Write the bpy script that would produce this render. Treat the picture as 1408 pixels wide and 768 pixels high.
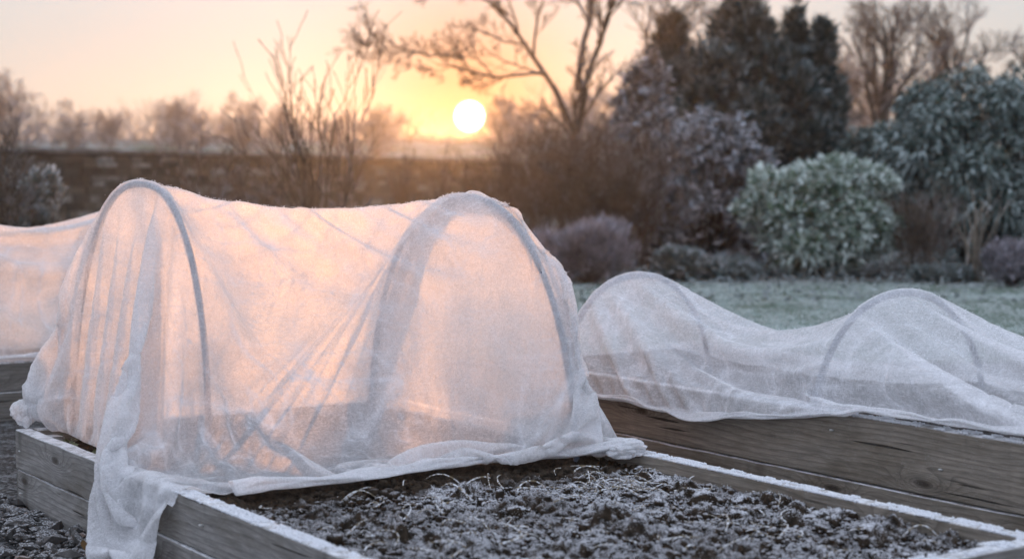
import bpy, math, random, time
import numpy as np

# ------------------------------------------------------------------ camera, light, exposure
SC = bpy.context.scene
for ob in list(bpy.data.objects):
    bpy.data.objects.remove(ob)
R = math.radians
F_PX, HORIZON, CAM_H = 2250.0, 245.0, 1.17          # focal length and horizon row, in pixels of a 1408 px wide frame
PITCH = math.atan((HORIZON - 384) / F_PX)
cam_data = bpy.data.cameras.new('camera')
cam = bpy.data.objects.new('camera', cam_data)
SC.collection.objects.link(cam)
cam.location = (0, 0, CAM_H)
cam.rotation_euler = (R(90) + PITCH, 0, 0)
cam_data.sensor_width = 36.0
cam_data.lens = 36.0 * F_PX / 1408
cam_data.clip_start = 0.05
cam_data.clip_end = 3000
cam_data.dof.use_dof = True
cam_data.dof.focus_distance = 5.6
cam_data.dof.aperture_fstop = 2.5
SC.camera = cam

SUN_AZ, SUN_EL = math.atan((646 - 704) / F_PX), R(2.15)
SUN_DIR = (math.sin(SUN_AZ) * math.cos(SUN_EL), math.cos(SUN_AZ) * math.cos(SUN_EL), math.sin(SUN_EL))
SUN_STRENGTH = 5.0
SUN_COLOR = (1.0, 0.43, 0.15)
SKY_STRENGTH = 0.15
EXPOSURE = 1.8
HAZE_DENSITY = 0.00035          # even mist
GLOW_DENSITY = 0.00012         # its fine droplets, scattering strongly forward

world = bpy.data.worlds.new('World')
SC.world = world
world.use_nodes = True
wn, wl = world.node_tree.nodes, world.node_tree.links
wn.clear()
def wnode(t, **kw):
    n = wn.new(t)
    for k, v in kw.items():
        setattr(n, k, v)
    return n
w_out = wnode('ShaderNodeOutputWorld')
w_bg = wnode('ShaderNodeBackground')
w_bg.inputs['Strength'].default_value = SKY_STRENGTH
sky = wnode('ShaderNodeTexSky')
sky.sky_type = 'NISHITA'
sky.sun_disc = False
sky.sun_elevation = SUN_EL
sky.sun_rotation = SUN_AZ
sky.air_density = 1.0
sky.dust_density = 0.8
sky.ozone_density = 1.2
geo = wnode('ShaderNodeNewGeometry')
dot = wnode('ShaderNodeVectorMath', operation='DOT_PRODUCT')
dot.inputs[1].default_value = [-c for c in SUN_DIR]
wl.new(geo.outputs['Incoming'], dot.inputs[0])
# the sun's disc, about one degree across in the misty air
disc = wnode('ShaderNodeMapRange', interpolation_type='SMOOTHSTEP')
disc.inputs['From Min'].default_value = math.cos(R(0.54))
disc.inputs['From Max'].default_value = math.cos(R(0.34))
disc.inputs['To Max'].default_value = 1.0
wl.new(dot.outputs['Value'], disc.inputs['Value'])
# aureole of the disc in the thin high mist
aure = wnode('ShaderNodeMath', operation='POWER')
clampd = wnode('ShaderNodeMath', operation='MAXIMUM')
clampd.inputs[1].default_value = 0.0
wl.new(dot.outputs['Value'], clampd.inputs[0])
wl.new(clampd.outputs[0], aure.inputs[0])
aure.inputs[1].default_value = 700.0
aure2 = wnode('ShaderNodeMath', operation='POWER')
wl.new(clampd.outputs[0], aure2.inputs[0])
aure2.inputs[1].default_value = 40.0
def scaled(sock, col):
    n = wnode('ShaderNodeVectorMath', operation='SCALE')
    n.inputs[0].default_value = col
    wl.new(sock, n.inputs['Scale'])
    return n.outputs[0]
def vadd(a, b):
    n = wnode('ShaderNodeVectorMath', operation='ADD')
    wl.new(a, n.inputs[0]); wl.new(b, n.inputs[1])
    return n.outputs[0]
# a thin veil of pale high cloud added to the clear sky
def ramp(fac, stops):
    n = wnode('ShaderNodeValToRGB')
    cr = n.color_ramp
    while len(cr.elements) < len(stops): cr.elements.new(.5)
    for e, (p, c) in zip(cr.elements, stops):
        e.position = p; e.color = (*c, 1)
    wl.new(fac, n.inputs['Fac'])
    return n.outputs[0]
sep = wnode('ShaderNodeSeparateXYZ')
wl.new(geo.outputs['Incoming'], sep.inputs[0])
upz = wnode('ShaderNodeMath', operation='MULTIPLY')
upz.inputs[1].default_value = -1.0
wl.new(sep.outputs[2], upz.inputs[0])
front = ramp(upz.outputs[0], [(0.0, (1.10, .94, .78)), (.05, (1.18, 1.16, 1.09)), (.11, (1.22, 1.30, 1.34)), (.28, (1.40, 1.52, 1.67)), (1.0, (1.6, 1.78, 2.2))])
vr = wnode('ShaderNodeMapRange', interpolation_type='SMOOTHSTEP')
vr.inputs['From Min'].default_value = .95
vr.inputs['From Max'].default_value = -.1
wl.new(dot.outputs['Value'], vr.inputs['Value'])
veil = wnode('ShaderNodeMix', data_type='RGBA')
wl.new(vr.outputs[0], veil.inputs[0])
wl.new(front, veil.inputs[6])
veil.inputs[7].default_value = (1.85, 2.05, 2.48, 1)
# close to the sun the veil gives way to the sun's own orange aureole
core = wnode('ShaderNodeMath', operation='POWER')
wl.new(clampd.outputs[0], core.inputs[0]); core.inputs[1].default_value = 450.0
inv = wnode('ShaderNodeMath', operation='MULTIPLY_ADD')
wl.new(core.outputs[0], inv.inputs[0]); inv.inputs[1].default_value = -.85; inv.inputs[2].default_value = 1.0
dimmed = wnode('ShaderNodeVectorMath', operation='SCALE')
wl.new(veil.outputs[2], dimmed.inputs[0]); wl.new(inv.outputs[0], dimmed.inputs['Scale'])
skyscale = wnode('ShaderNodeVectorMath', operation='SCALE')
skyscale.inputs['Scale'].default_value = 0.003
wl.new(sky.outputs[0], skyscale.inputs[0])
tot = vadd(skyscale.outputs[0], dimmed.outputs[0])
tot = vadd(tot, scaled(aure.outputs[0], (.7, .14, .0)))
tot = vadd(tot, scaled(aure2.outputs[0], (.05, 0.02, 0.0)))
tot = vadd(tot, scaled(disc.outputs[0], (60, 48, 30)))
wl.new(tot, w_bg.inputs['Color'])
wl.new(w_bg.outputs[0], w_out.inputs['Surface'])

sun_data = bpy.data.lights.new('sun', 'SUN')
sun_data.energy = SUN_STRENGTH
sun_data.angle = R(0.5)
sun_data.color = SUN_COLOR
sun = bpy.data.objects.new('sun', sun_data)
SC.collection.objects.link(sun)
from mathutils import Vector, Matrix
sun.rotation_euler = Vector(SUN_DIR).to_track_quat('Z', 'Y').to_euler()
sun.location = (0, 60, 30)

SC.view_settings.view_transform = 'Standard'
SC.view_settings.look = 'None'
SC.view_settings.exposure = EXPOSURE
SC.view_settings.gamma = 1.0
SC.view_settings.use_curve_mapping = False
SC.render.engine = 'CYCLES'
cy = SC.cycles
cy.use_denoising = True
try:
    cy.denoiser = 'OPENIMAGEDENOISE'
except Exception:
    pass
cy.max_bounces = 8
cy.diffuse_bounces = 3
cy.glossy_bounces = 2
cy.transmission_bounces = 6
cy.transparent_max_bounces = 16
cy.volume_bounces = 0
cy.caustics_reflective = False
cy.caustics_refractive = False
cy.sample_clamp_indirect = 6.0

# ------------------------------------------------------------------ helpers
def ray(x, y):
    cp, sp = math.cos(PITCH), math.sin(PITCH)
    u = -(y - 384) / F_PX
    return np.array([(x - 704) / F_PX, cp - u * sp, sp + u * cp])
def at_Y(x, Y):
    """world x of picture column x at distance Y"""
    return (x - 704) / F_PX * Y
def z_at(y, Y):
    d = ray(704, y)
    return CAM_H + d[2] / d[1] * Y
def tag(o, label=None, cat=None, group=None, kind=None):
    if label: o['label'] = label
    if cat: o['category'] = cat
    if group: o['group'] = group
    if kind: o['kind'] = kind
    return o
def empty(name, loc=(0, 0, 0), rz=0.0):
    o = bpy.data.objects.new(name, None)
    SC.collection.objects.link(o)
    o.location = loc
    o.rotation_euler = (0, 0, rz)
    return o
def mesh_obj(name, verts, faces, mat, parent=None, smooth=False, uv=None):
    """verts (n,3) array; faces: (m,3|4) int array or list of such arrays"""
    verts = np.asarray(verts, np.float32).reshape(-1, 3)
    fl = faces if isinstance(faces, list) else [faces]
    fl = [np.asarray(f, np.int32) for f in fl if len(f)]
    me = bpy.data.meshes.new(name)
    me.vertices.add(len(verts))
    me.vertices.foreach_set('co', verts.ravel())
    loops = np.concatenate([f.ravel() for f in fl])
    tots = np.concatenate([np.full(len(f), f.shape[1], np.int32) for f in fl])
    starts = np.concatenate([[0], np.cumsum(tots)[:-1]]).astype(np.int32)
    me.loops.add(len(loops))
    me.loops.foreach_set('vertex_index', loops)
    me.polygons.add(len(tots))
    me.polygons.foreach_set('loop_start', starts)
    me.polygons.foreach_set('loop_total', tots)
    me.polygons.foreach_set('use_smooth', np.full(len(tots), bool(smooth)))
    if uv is not None:
        l = me.uv_layers.new(name='UVMap')
        l.data.foreach_set('uv', np.asarray(uv, np.float32)[loops].ravel())
    me.update(calc_edges=True)
    me.validate()
    if mat: me.materials.append(mat)
    o = bpy.data.objects.new(name, me)
    SC.collection.objects.link(o)
    if parent: o.parent = parent
    return o
def grid_faces(n, m):
    i = np.arange(n - 1)[:, None] * m + np.arange(m - 1)[None]
    return np.stack([i, i + m, i + m + 1, i + 1], -1).reshape(-1, 4)
def tubes(paths, radii, sides=5, caps=True):
    """list of (k,3) paths with (k,) radii -> verts, [quads, tris]"""
    V, Q, T = [], [], []
    n0 = 0
    ang = np.arange(sides) * 2 * math.pi / sides
    ca, sa = np.cos(ang), np.sin(ang)
    for p, r in zip(paths, radii):
        p = np.asarray(p, float); k = len(p)
        r = np.broadcast_to(r, (k,))
        t = np.gradient(p, axis=0)
        t /= np.linalg.norm(t, axis=1)[:, None] + 1e-9
        ref = np.array([0.0, 0, 1]) if abs(t[:, 2].mean()) < 0.8 else np.array([1.0, 0, 0])
        s = np.cross(t, ref); s /= np.linalg.norm(s, axis=1)[:, None] + 1e-9
        u = np.cross(s, t)
        ring = p[:, None] + r[:, None, None] * (ca[None, :, None] * s[:, None] + sa[None, :, None] * u[:, None])
        V.append(ring.reshape(-1, 3))
        i = n0 + np.arange(k - 1)[:, None] * sides + np.arange(sides)[None]
        j = n0 + np.arange(k - 1)[:, None] * sides + (np.arange(sides)[None] + 1) % sides
        Q.append(np.stack([i, j, j + sides, i + sides], -1).reshape(-1, 4))
        if caps and sides >= 3:
            a = n0 + np.arange(1, sides - 1)
            T.append(np.stack([np.full(sides - 2, n0), a + 1, a], -1))
            b = n0 + (k - 1) * sides
            T.append(np.stack([np.full(sides - 2, b), b + np.arange(1, sides - 1), b + np.arange(2, sides)], -1))
        n0 += k * sides
    return np.concatenate(V), [np.concatenate(Q)] + ([np.concatenate(T)] if T else [])
def ico(sub=1):
    import bmesh
    bm = bmesh.new()
    bmesh.ops.create_icosphere(bm, subdivisions=sub, radius=1.0)
    v = np.array([x.co[:] for x in bm.verts]); f = np.array([[y.index for y in x.verts] for x in bm.faces])
    bm.free()
    return v, f
ICO1, ICO2, ICO3 = ico(1), ico(2), ico(3)
def lattice_noise(P, scale, seed=0):
    """smooth value noise in -1..1 for points (n,2|3)"""
    P = np.asarray(P, float) / scale
    if P.shape[1] == 2: P = np.c_[P, np.full(len(P), 0.37)]
    i = np.floor(P).astype(np.int64); f = P - i
    f = f * f * (3 - 2 * f)
    def h(a):
        n = (a[:, 0] * 73856093) ^ (a[:, 1] * 19349663) ^ (a[:, 2] * 83492791) ^ (seed * 2654435761)
        n = (n ^ (n >> 13)) * 1274126177 & 0x7fffffff
        return ((n ^ (n >> 16)) & 0xffff) / 32767.5 - 1
    out = 0
    for dx in (0, 1):
        for dy in (0, 1):
            for dz in (0, 1):
                w = (f[:, 0] if dx else 1 - f[:, 0]) * (f[:, 1] if dy else 1 - f[:, 1]) * (f[:, 2] if dz else 1 - f[:, 2])
                out = out + w * h(i + np.array([dx, dy, dz]))
    return out
def blobs(P, rad, rng, base=ICO1, rough=0.25, squash=(1, 1, 0.8)):
    """scatter of lumpy stones / clods; returns verts, faces"""
    bv, bf = base
    n = len(P); k = len(bv)
    q = rng.normal(size=(n, 4)); q /= np.linalg.norm(q, axis=1)[:, None]
    w, x, y, z = q.T
    M = np.stack([1-2*(y*y+z*z), 2*(x*y-z*w), 2*(x*z+y*w), 2*(x*y+z*w), 1-2*(x*x+z*z), 2*(y*z-x*w), 2*(x*z-y*w), 2*(y*z+x*w), 1-2*(x*x+y*y)], -1).reshape(n, 3, 3)
    sc = np.asarray(squash) * rng.uniform(0.7, 1.3, (n, 3))
    v = bv[None] * (1 + rough * rng.uniform(-1, 1, (n, k, 1)))
    v = np.einsum('nij,nkj->nki', M, v * sc[:, None])
    v[..., 2] *= squash[2]
    v = v * np.asarray(rad)[:, None, None] + P[:, None]
    f = bf[None] + (np.arange(n) * k)[:, None, None]
    return v.reshape(-1, 3), f.reshape(-1, 3)

# ------------------------------------------------------------------ materials
class Mat:
    def __init__(self, name):
        self.m = bpy.data.materials.new(name)
        self.m.use_nodes = True
        self.n, self.l = self.m.node_tree.nodes, self.m.node_tree.links
        self.n.clear()
        self.out = self.n.new('ShaderNodeOutputMaterial')
    def node(self, t, ins=None, **kw):
        n = self.n.new(t)
        for k, v in kw.items(): setattr(n, k, v)
        for k, v in (ins or {}).items():
            if isinstance(v, bpy.types.NodeSocket): self.l.new(v, n.inputs[k])
            else: n.inputs[k].default_value = v
        return n
    def coord(self, which='Object', scale=(1, 1, 1), rot=(0, 0, 0), loc=(0, 0, 0)):
        tc = self.node('ShaderNodeTexCoord')
        mp = self.node('ShaderNodeMapping', {'Vector': tc.outputs[which], 'Scale': scale, 'Rotation': rot, 'Location': loc})
        return mp.outputs[0]
    def noise(self, vec, scale, detail=4, rough=0.55, dist=0.0):
        return self.node('ShaderNodeTexNoise', {'Vector': vec, 'Scale': scale, 'Detail': detail, 'Roughness': rough, 'Distortion': dist}).outputs[0]
    def ramp(self, fac, stops, interp='LINEAR'):
        n = self.node('ShaderNodeValToRGB', {'Fac': fac})
        cr = n.color_ramp; cr.interpolation = interp
        while len(cr.elements) < len(stops): cr.elements.new(0.5)
        for e, (p, c) in zip(cr.elements, stops):
            e.position = p
            e.color = c if len(c) == 4 else (*c, 1)
        return n.outputs[0]
    def maprange(self, v, a, b, c=0.0, d=1.0, smooth=True):
        return self.node('ShaderNodeMapRange', {'Value': v, 'From Min': a, 'From Max': b, 'To Min': c, 'To Max': d},
                         interpolation_type='SMOOTHSTEP' if smooth else 'LINEAR').outputs[0]
    def math(self, op, a, b=0.0):
        return self.node('ShaderNodeMath', {0: a, 1: b}, operation=op).outputs[0]
    def mix(self, fac, a, b, mode='MIX'):
        n = self.node('ShaderNodeMix', data_type='RGBA', blend_type=mode)
        for k, v in ((0, fac), (6, a), (7, b)):
            if isinstance(v, bpy.types.NodeSocket): self.l.new(v, n.inputs[k])
            else: n.inputs[k].default_value = v if k == 0 or len(v) == 4 else (*v, 1)
        return n.outputs[2]
    def up(self):
        g = self.node('ShaderNodeNewGeometry')
        return self.node('ShaderNodeSeparateXYZ', {0: g.outputs['Normal']}).outputs[2]
    def island(self):
        return self.node('ShaderNodeNewGeometry').outputs['Random Per Island']
    def bump(self, h, strength=0.3, dist=0.01):
        return self.node('ShaderNodeBump', {'Height': h, 'Strength': strength, 'Distance': dist}).outputs[0]
    def principled(self, color, rough=0.8, normal=None, spec=0.3):
        p = self.node('ShaderNodeBsdfPrincipled', {'Base Color': color if isinstance(color, bpy.types.NodeSocket) or len(color) == 4 else (*color, 1), 'Roughness': rough, 'Specular IOR Level': spec})
        if normal is not None: self.l.new(normal, p.inputs['Normal'])
        return p.outputs[0]
    def done(self, sh):
        self.l.new(sh, self.out.inputs['Surface'])
        return self.m
def pairs(n,step,par):
    # slices i, i+step, non-overlapping colouring
    out=[]
    if step==1:
        for p in (0,1): out.append((slice(p,n-1,2),slice(p+1,n,2)))
    else: # step 2 : 4 colours
        for p in (0,1,2,3): 
            a=np.arange(p,n-2,4); out.append((a,a+2))
    return out
def relax(X,W,rest_s,rest_t,shape_k,iters,collide,targets=None,g=-9.8,dt=1/240,damp=.985,bend=.06,shear=.35,V=None,rng=None,compress=.5):
    ns,nt=X.shape[:2]
    if V is None: V=np.zeros_like(X)
    rt=np.broadcast_to(np.asarray(rest_t,float),(ns,nt))
    def sol(A,B,rest,k,kc):
        d=X[B]-X[A]; L=np.sqrt((d*d).sum(-1))+1e-9
        wa=W[A];wb=W[B]; ws=wa+wb+1e-9
        e=(L-rest); kk=np.where(e>0,k,kc)
        c=(kk*e/L/ws)[...,None]*d
        X[A]+=wa[...,None]*c; X[B]-=wb[...,None]*c
    S=slice(None)
    hs=[((a,S),(b,S)) for a,b in pairs(ns,1,0)]
    ht=[((S,a),(S,b)) for a,b in pairs(nt,1,0)]
    bs=[((a,S),(b,S)) for a,b in pairs(ns,2,0)]
    bt=[((S,a),(S,b)) for a,b in pairs(nt,2,0)]
    sh=[]
    for (a,b) in pairs(ns,1,0):
        sh.append(((a,slice(0,nt-1)),(b,slice(1,nt))))
        sh.append(((a,slice(1,nt)),(b,slice(0,nt-1))))
    
    for it in range(iters):
        V*=damp; V[...,2]+=g*dt
        sp=np.sqrt((V*V).sum(-1,keepdims=True)); V*=np.minimum(1,2.0/(sp+1e-9))
        P=X.copy()
        X+=V*dt*(W>0)[...,None]
        for A,B in hs: sol(A,B,rest_s,1,compress)
        for A,B in ht: sol(A,B,rt[A],1,compress)
        for A,B in sh: sol(A,B,np.hypot(rest_s,rt[A]),shear,shear*.5)
        if bend>0:
            for A,B in bs: sol(A,B,2*rest_s,0 ,bend)
            for A,B in bt: sol(A,B,2*rt[A],0 ,bend)
        collide(X,P)
        V=(X-P)/dt
    return X,V
def hoop_pts(p0,p1,h,n=90,pw=2.35,lean=(0,0)):
    u=np.linspace(-1,1,n); th=(u+1)/2*np.pi
    # superellipse arch : x=cos, z=sin with power
    c=np.cos(th); s=np.sin(th)
    x=np.sign(c)*np.abs(c)**(2/pw); z=np.abs(s)**(2/pw)
    p0=np.array(p0);p1=np.array(p1)
    mid=(p0+p1)/2; half=(p0-p1)/2
    P=np.zeros((n,3)); 
    P[:,:2]=mid[:2]+x[:,None]*half[:2]+z[:,None]*np.array(lean)
    P[:,2]=p0[2]+z*(h-p0[2])
    return P
def hoop_collide(X,P,H,r,mu=1.0,depth=.07):
    T=H[-1]-H[0]; nrm=np.array([-T[1],T[0],0]); nrm/=np.linalg.norm(nrm)
    ax=np.array([T[0],T[1],0]); ax/=np.linalg.norm(ax)
    lo=H.min(0)-.08; hi=H.max(0)+.08
    m=((X>lo)&(X<hi)).all(-1)
    if not m.any(): return
    Q=X[m]
    A=H[:-1];D=H[1:]-A; dd=(D*D).sum(-1)
    # nearest segment by vertex first
    d2=((Q[:,None]-H[None])**2).sum(-1); j=np.clip(d2.argmin(1),1,len(H)-2)
    t=H[j+1]-H[j-1]; t/=np.linalg.norm(t,axis=1)[:,None]
    v=Q-H[j]; v-=(v*t).sum(-1)[:,None]*t
    out=np.cross(nrm,t); 
    ctr=H.mean(0)
    sg=np.sign((out*(H[j]-ctr)).sum(-1)); out*=sg[:,None]
    side=np.cross(t,out)
    n=(v*side).sum(-1); o=(v*out).sum(-1)
    near=(np.abs(n)<r)
    need=np.sqrt(np.maximum(0,r*r-n*n))
    h=near&(o<need)&(o>-depth)
    if not h.any(): return
    o_=out[h]
    Qn=Q[h]+o_*(need-o)[h][:,None]
    Pm=P[m][h]
    dx=Qn-Pm; dxt=dx-(dx*o_).sum(-1,keepdims=True)*o_
    Qn-=mu*dxt
    Q[h]=Qn; X[m]=Q
def box_collide(X,P,lo,hi,mu=.5):
    m=((X>lo)&(X<hi)).all(-1)
    if not m.any(): return
    Q=X[m]; lo=np.array(lo);hi=np.array(hi)
    pen=np.stack([Q[:,0]-lo[0],hi[0]-Q[:,0],Q[:,1]-lo[1],hi[1]-Q[:,1],hi[2]-Q[:,2]],1)
    j=pen.argmin(1)
    for a,(ax,val) in enumerate([(0,lo[0]),(0,hi[0]),(1,lo[1]),(1,hi[1]),(2,hi[2])]):
        k=j==a; Q[k,ax]=val
    dx=Q-P[m]; Q-=mu*dx
    X[m]=Q
def up2(X):
    def up(A):
        n=A.shape[0]; B=np.zeros((2*n-1,)+A.shape[1:]); B[::2]=A
        pad=np.concatenate([A[:1]*2-A[1:2],A,A[-1:]*2-A[-2:-1]])
        B[1::2]=(-pad[:-3]+9*pad[1:-2]+9*pad[2:-1]-pad[3:])/16
        return B
    return up(up(X).swapaxes(0,1)).swapaxes(0,1)
# ------------------------------------------------------------------ near materials
def make_wood(name, tint=(1, 1, 1), seed=0.0, frost=True):
    m = Mat(name)
    v = m.coord('Object', (1, 1, 1), loc=(seed * 3.1, seed * 1.7, seed))
    oi = m.node('ShaderNodeObjectInfo').outputs['Random']
    off = m.node('ShaderNodeCombineXYZ', {0: m.math('MULTIPLY', oi, 37.0), 1: 0.0, 2: m.math('MULTIPLY', oi, 11.0)}).outputs[0]
    v = m.node('ShaderNodeVectorMath', {0: v, 1: off}, operation='ADD').outputs[0]
    def st(sx, sy, sz):
        return m.node('ShaderNodeMapping', {'Vector': v, 'Scale': (sx, sy, sz)}).outputs[0]
    # knots push the grain aside
    sx_ = m.node('ShaderNodeSeparateXYZ', {0: v})
    kv = m.node('ShaderNodeCombineXYZ', {0: m.math('MULTIPLY', sx_.outputs[0], 1.5), 1: m.math('MULTIPLY', sx_.outputs[2], 4.6), 2: 0.0}).outputs[0]
    knot = m.node('ShaderNodeTexVoronoi', {'Vector': kv, 'Scale': 1.0, 'Randomness': 1.0}, feature='F1', voronoi_dimensions='2D').outputs['Distance']
    kp = m.maprange(knot, 0.02, 0.30, 1, 0)
    warp = m.noise(st(1.3, 3, 5), 1.0, 2, 0.5)
    zc = m.node('ShaderNodeSeparateXYZ', {0: v}).outputs[2]
    yc = m.node('ShaderNodeSeparateXYZ', {0: v}).outputs[1]
    ringv = m.math('ADD', m.math('ADD', m.math('MULTIPLY', zc, 34.0), m.math('MULTIPLY', warp, 3.2)), m.math('MULTIPLY', kp, 2.2))
    ringv = m.math('ADD', ringv, m.math('MULTIPLY', yc, 25.0))
    rings = m.math('FRACT', m.math('MULTIPLY', ringv, 1.5))
    line = m.math('POWER', rings, 3.0)
    fine = m.noise(st(15, 170, 170), 1.0, 5, 0.7)
    blotch = m.noise(st(2.2, 6, 6), 1.0, 5, 0.65)
    streak = m.noise(st(5, 60, 60), 1.0, 5, 0.65)
    f = m.math('ADD', m.math('MULTIPLY', fine, 0.55), m.math('MULTIPLY', streak, 0.45))
    c = m.ramp(f, [(0.26, tuple(0.085 * t for t in tint)), (0.48, tuple(0.20 * t for t in tint)), (0.70, tuple(0.34 * t for t in tint))])
    c = m.mix(m.math('MULTIPLY', line, 0.50), c, tuple(0.055 * t for t in tint))
    c = m.mix(m.maprange(blotch, 0.42, 0.72, 0, 0.65), c, (0.085 * tint[0], 0.075 * tint[1], 0.058 * tint[2]))
    stain = m.noise(st(7.5, 1, 1.3), 1.0, 3, 0.55)
    c = m.mix(m.maprange(stain, 0.60, 0.74, 0, 0.55), c, (0.05, 0.045, 0.038))
    c = m.mix(m.maprange(knot, 0.025, 0.07, 0.85, 0), c, (0.030, 0.022, 0.016))
    kr = m.math('MULTIPLY', m.maprange(knot, .06, .24, 1, 0), m.math('POWER', m.math('FRACT', m.math('MULTIPLY', knot, 34.0)), 2.0))
    c = m.mix(m.math('MULTIPLY', kr, 0.5), c, (0.05, 0.04, 0.03))
    crack = m.noise(st(1.6, 60, 46), 1.0, 2, 0.5)
    cm = m.math('MULTIPLY', m.maprange(crack, 0.635, 0.655), m.maprange(m.noise(st(2.0, 3, 9), 1.0, 2), 0.48, 0.58))
    c = m.mix(m.math('MULTIPLY', cm, 0.9), c, (0.014, 0.012, 0.010))
    # damp foot of the board goes green-grey
    up = m.up()
    if frost:
        fn = m.noise(m.coord('Object'), 260, 3, 0.7)
        fn2 = m.noise(m.coord('Object'), 22, 4, 0.6)
        fr = m.math('MULTIPLY', m.maprange(up, 0.45, 0.9), m.maprange(m.math('ADD', m.math('MULTIPLY', fn, 0.55), m.math('MULTIPLY', fn2, 0.7)), 0.44, 0.72, 0.12, 0.92))
        speck = m.math('MULTIPLY', m.maprange(m.noise(m.coord('Object'), 420, 2, 0.7), 0.60, 0.72), 0.35)
        speck = m.math('MULTIPLY', speck, m.maprange(fn2, 0.40, 0.62))
        c = m.mix(m.math('MAXIMUM', fr, speck), c, (0.80, 0.82, 0.86))
        h = m.math('ADD', m.math('MULTIPLY', f, 0.6), m.math('MULTIPLY', m.math('MULTIPLY', fr, fn), 1.5))
    else:
        h = f
    nb = m.bump(m.math('SUBTRACT', h, cm), 0.55, 0.004)
    return m.done(m.principled(c, 0.82, nb, 0.25))

def make_fleece(name, seed=0.0, alpha=0.74, thru=.47, white=1.0):
    m = Mat(name)
    v = m.coord('Object', loc=(seed, seed * 2, 0))
    # non-woven fibres : thin crossing threads with clumps and thin spots
    def fib(rot, sc):
        mp = m.node('ShaderNodeMapping', {'Vector': v, 'Rotation': rot, 'Scale': sc}).outputs[0]
        return m.noise(mp, 1.0, 3, 0.6, 1.2)
    f1 = fib((0.3, 0.2, 0.5), (22, 260, 260))
    f2 = fib((0.9, 1.1, -0.6), (260, 22, 260))
    f3 = fib((1.7, 0.4, 1.2), (260, 260, 26))
    fibre = m.math('MAXIMUM', m.math('MAXIMUM', f1, f2), f3)
    cloud = m.noise(v, 90, 4, 0.6)
    broad = m.noise(v, 5, 4, 0.55)
    cre = m.node('ShaderNodeAttribute', attribute_name='crease').outputs['Fac']
    a = m.math('ADD', m.maprange(fibre, 0.46, 0.74, -0.17, 0.15), m.maprange(cloud, 0.3, 0.7, -0.06, 0.06))
    a = m.math('ADD', a, m.maprange(broad, 0.3, 0.7, -0.07, 0.07))
    a = m.math('ADD', a, m.math('MULTIPLY', cre, 0.30))
    a = m.math('ADD', a, alpha)
    a = m.math('MINIMUM', m.math('MAXIMUM', a, 0.05), 0.985)
    w = m.noise(v, 14, 3, 0.55, 1.4)
    ridge = m.math('ABSOLUTE', m.math('SUBTRACT', w, 0.5))
    w2 = m.noise(v, 30, 3, 0.6, 0.8)
    hgt = m.math('ADD', m.math('MULTIPLY', ridge, -0.8), m.math('ADD', m.math('MULTIPLY', w2, 0.30), m.math('MULTIPLY', fibre, 0.10)))
    nb = m.bump(hgt, 0.5, 0.02)
    dirt = m.maprange(m.noise(v, 3.2, 5, .6), .56, .74, 0, .22)
    col = m.mix(dirt, (0.82 * white, 0.83 * white, 0.865 * white), (.66, .64, .61))
    dif = m.node('ShaderNodeBsdfDiffuse', {'Color': col, 'Roughness': 0.6, 'Normal': nb}).outputs[0]
    trl = m.node('ShaderNodeBsdfTranslucent', {'Color': m.mix(dirt, (0.82, 0.805, 0.79), (.64, .60, .56)), 'Normal': nb}).outputs[0]
    # where the cloth is doubled in a crease less light comes through
    body = m.node('ShaderNodeMixShader', {0: m.maprange(cre, 0, 1, thru, thru * .6, False), 1: dif, 2: trl}).outputs[0]
    tr = m.node('ShaderNodeBsdfTransparent').outputs[0]
    return m.done(m.node('ShaderNodeMixShader', {0: a, 1: tr, 2: body}).outputs[0])

def plain(name, c, rough=0.7, bumpscale=None, var=0.2, spec=0.3):
    m = Mat(name)
    v = m.coord('Object')
    n = m.noise(v, bumpscale or 40, 4)
    col = m.mix(m.maprange(n, 0.3, 0.7), tuple(x * (1 - var) for x in c), tuple(min(1, x * (1 + var)) for x in c))
    return m.done(m.principled(col, rough, m.bump(n, 0.3, 0.003), spec))

M_WOOD = make_wood('weathered_wood', (1.08, 1.04, 1.0))
M_WOOD_B = make_wood('brown_weathered_wood', (1.0, 0.88, 0.74), 1.3)
M_WOOD_D = make_wood('dark_weathered_wood', (0.72, 0.70, 0.66), 2.3)
M_FLEECE = make_fleece('fleece')
M_FLEECE_THICK = make_fleece('white_fleece', 2.0, 0.60, .30, 1.12)
M_HEM = make_fleece('fleece_hem', 4.0, 0.86, .42, 1.05)
M_PIPE = plain('grey_pipe', (0.09, 0.11, 0.15), 0.5)
M_ZINC = plain('zinc', (0.45, 0.45, 0.44), 0.4)
m = Mat('frost_grains')
M_FROST = m.done(m.node('ShaderNodeMixShader', {0: 0.35,
    1: m.principled((0.86, 0.88, 0.92), 0.55, None, 0.5),
    2: m.node('ShaderNodeBsdfTranslucent', {'Color': (0.86, 0.88, 0.92, 1)}).outputs[0]}).outputs[0])

# ------------------------------------------------------------------ the beds' frame of reference: x along the boards, y across
TH = R(-55.5)
O = np.array([-1.7212, 5.7885, 0.0])
UA, UB = np.array([math.cos(TH), math.sin(TH), 0]), np.array([-math.sin(TH), math.cos(TH), 0])
def L2W(a, b, z=0.0):
    return O + UA * a + UB * b + np.array([0, 0, z])
def local(o, a=0, b=0, z=0, rz=0):
    p = L2W(a, b, z)
    o.location = p
    o.rotation_euler = (0, 0, TH + rz)
    return o
def W2L(P):
    d = np.asarray(P)[..., :3] - O
    return np.stack([d @ UA, d @ UB, d[..., 2]], -1)

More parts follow.
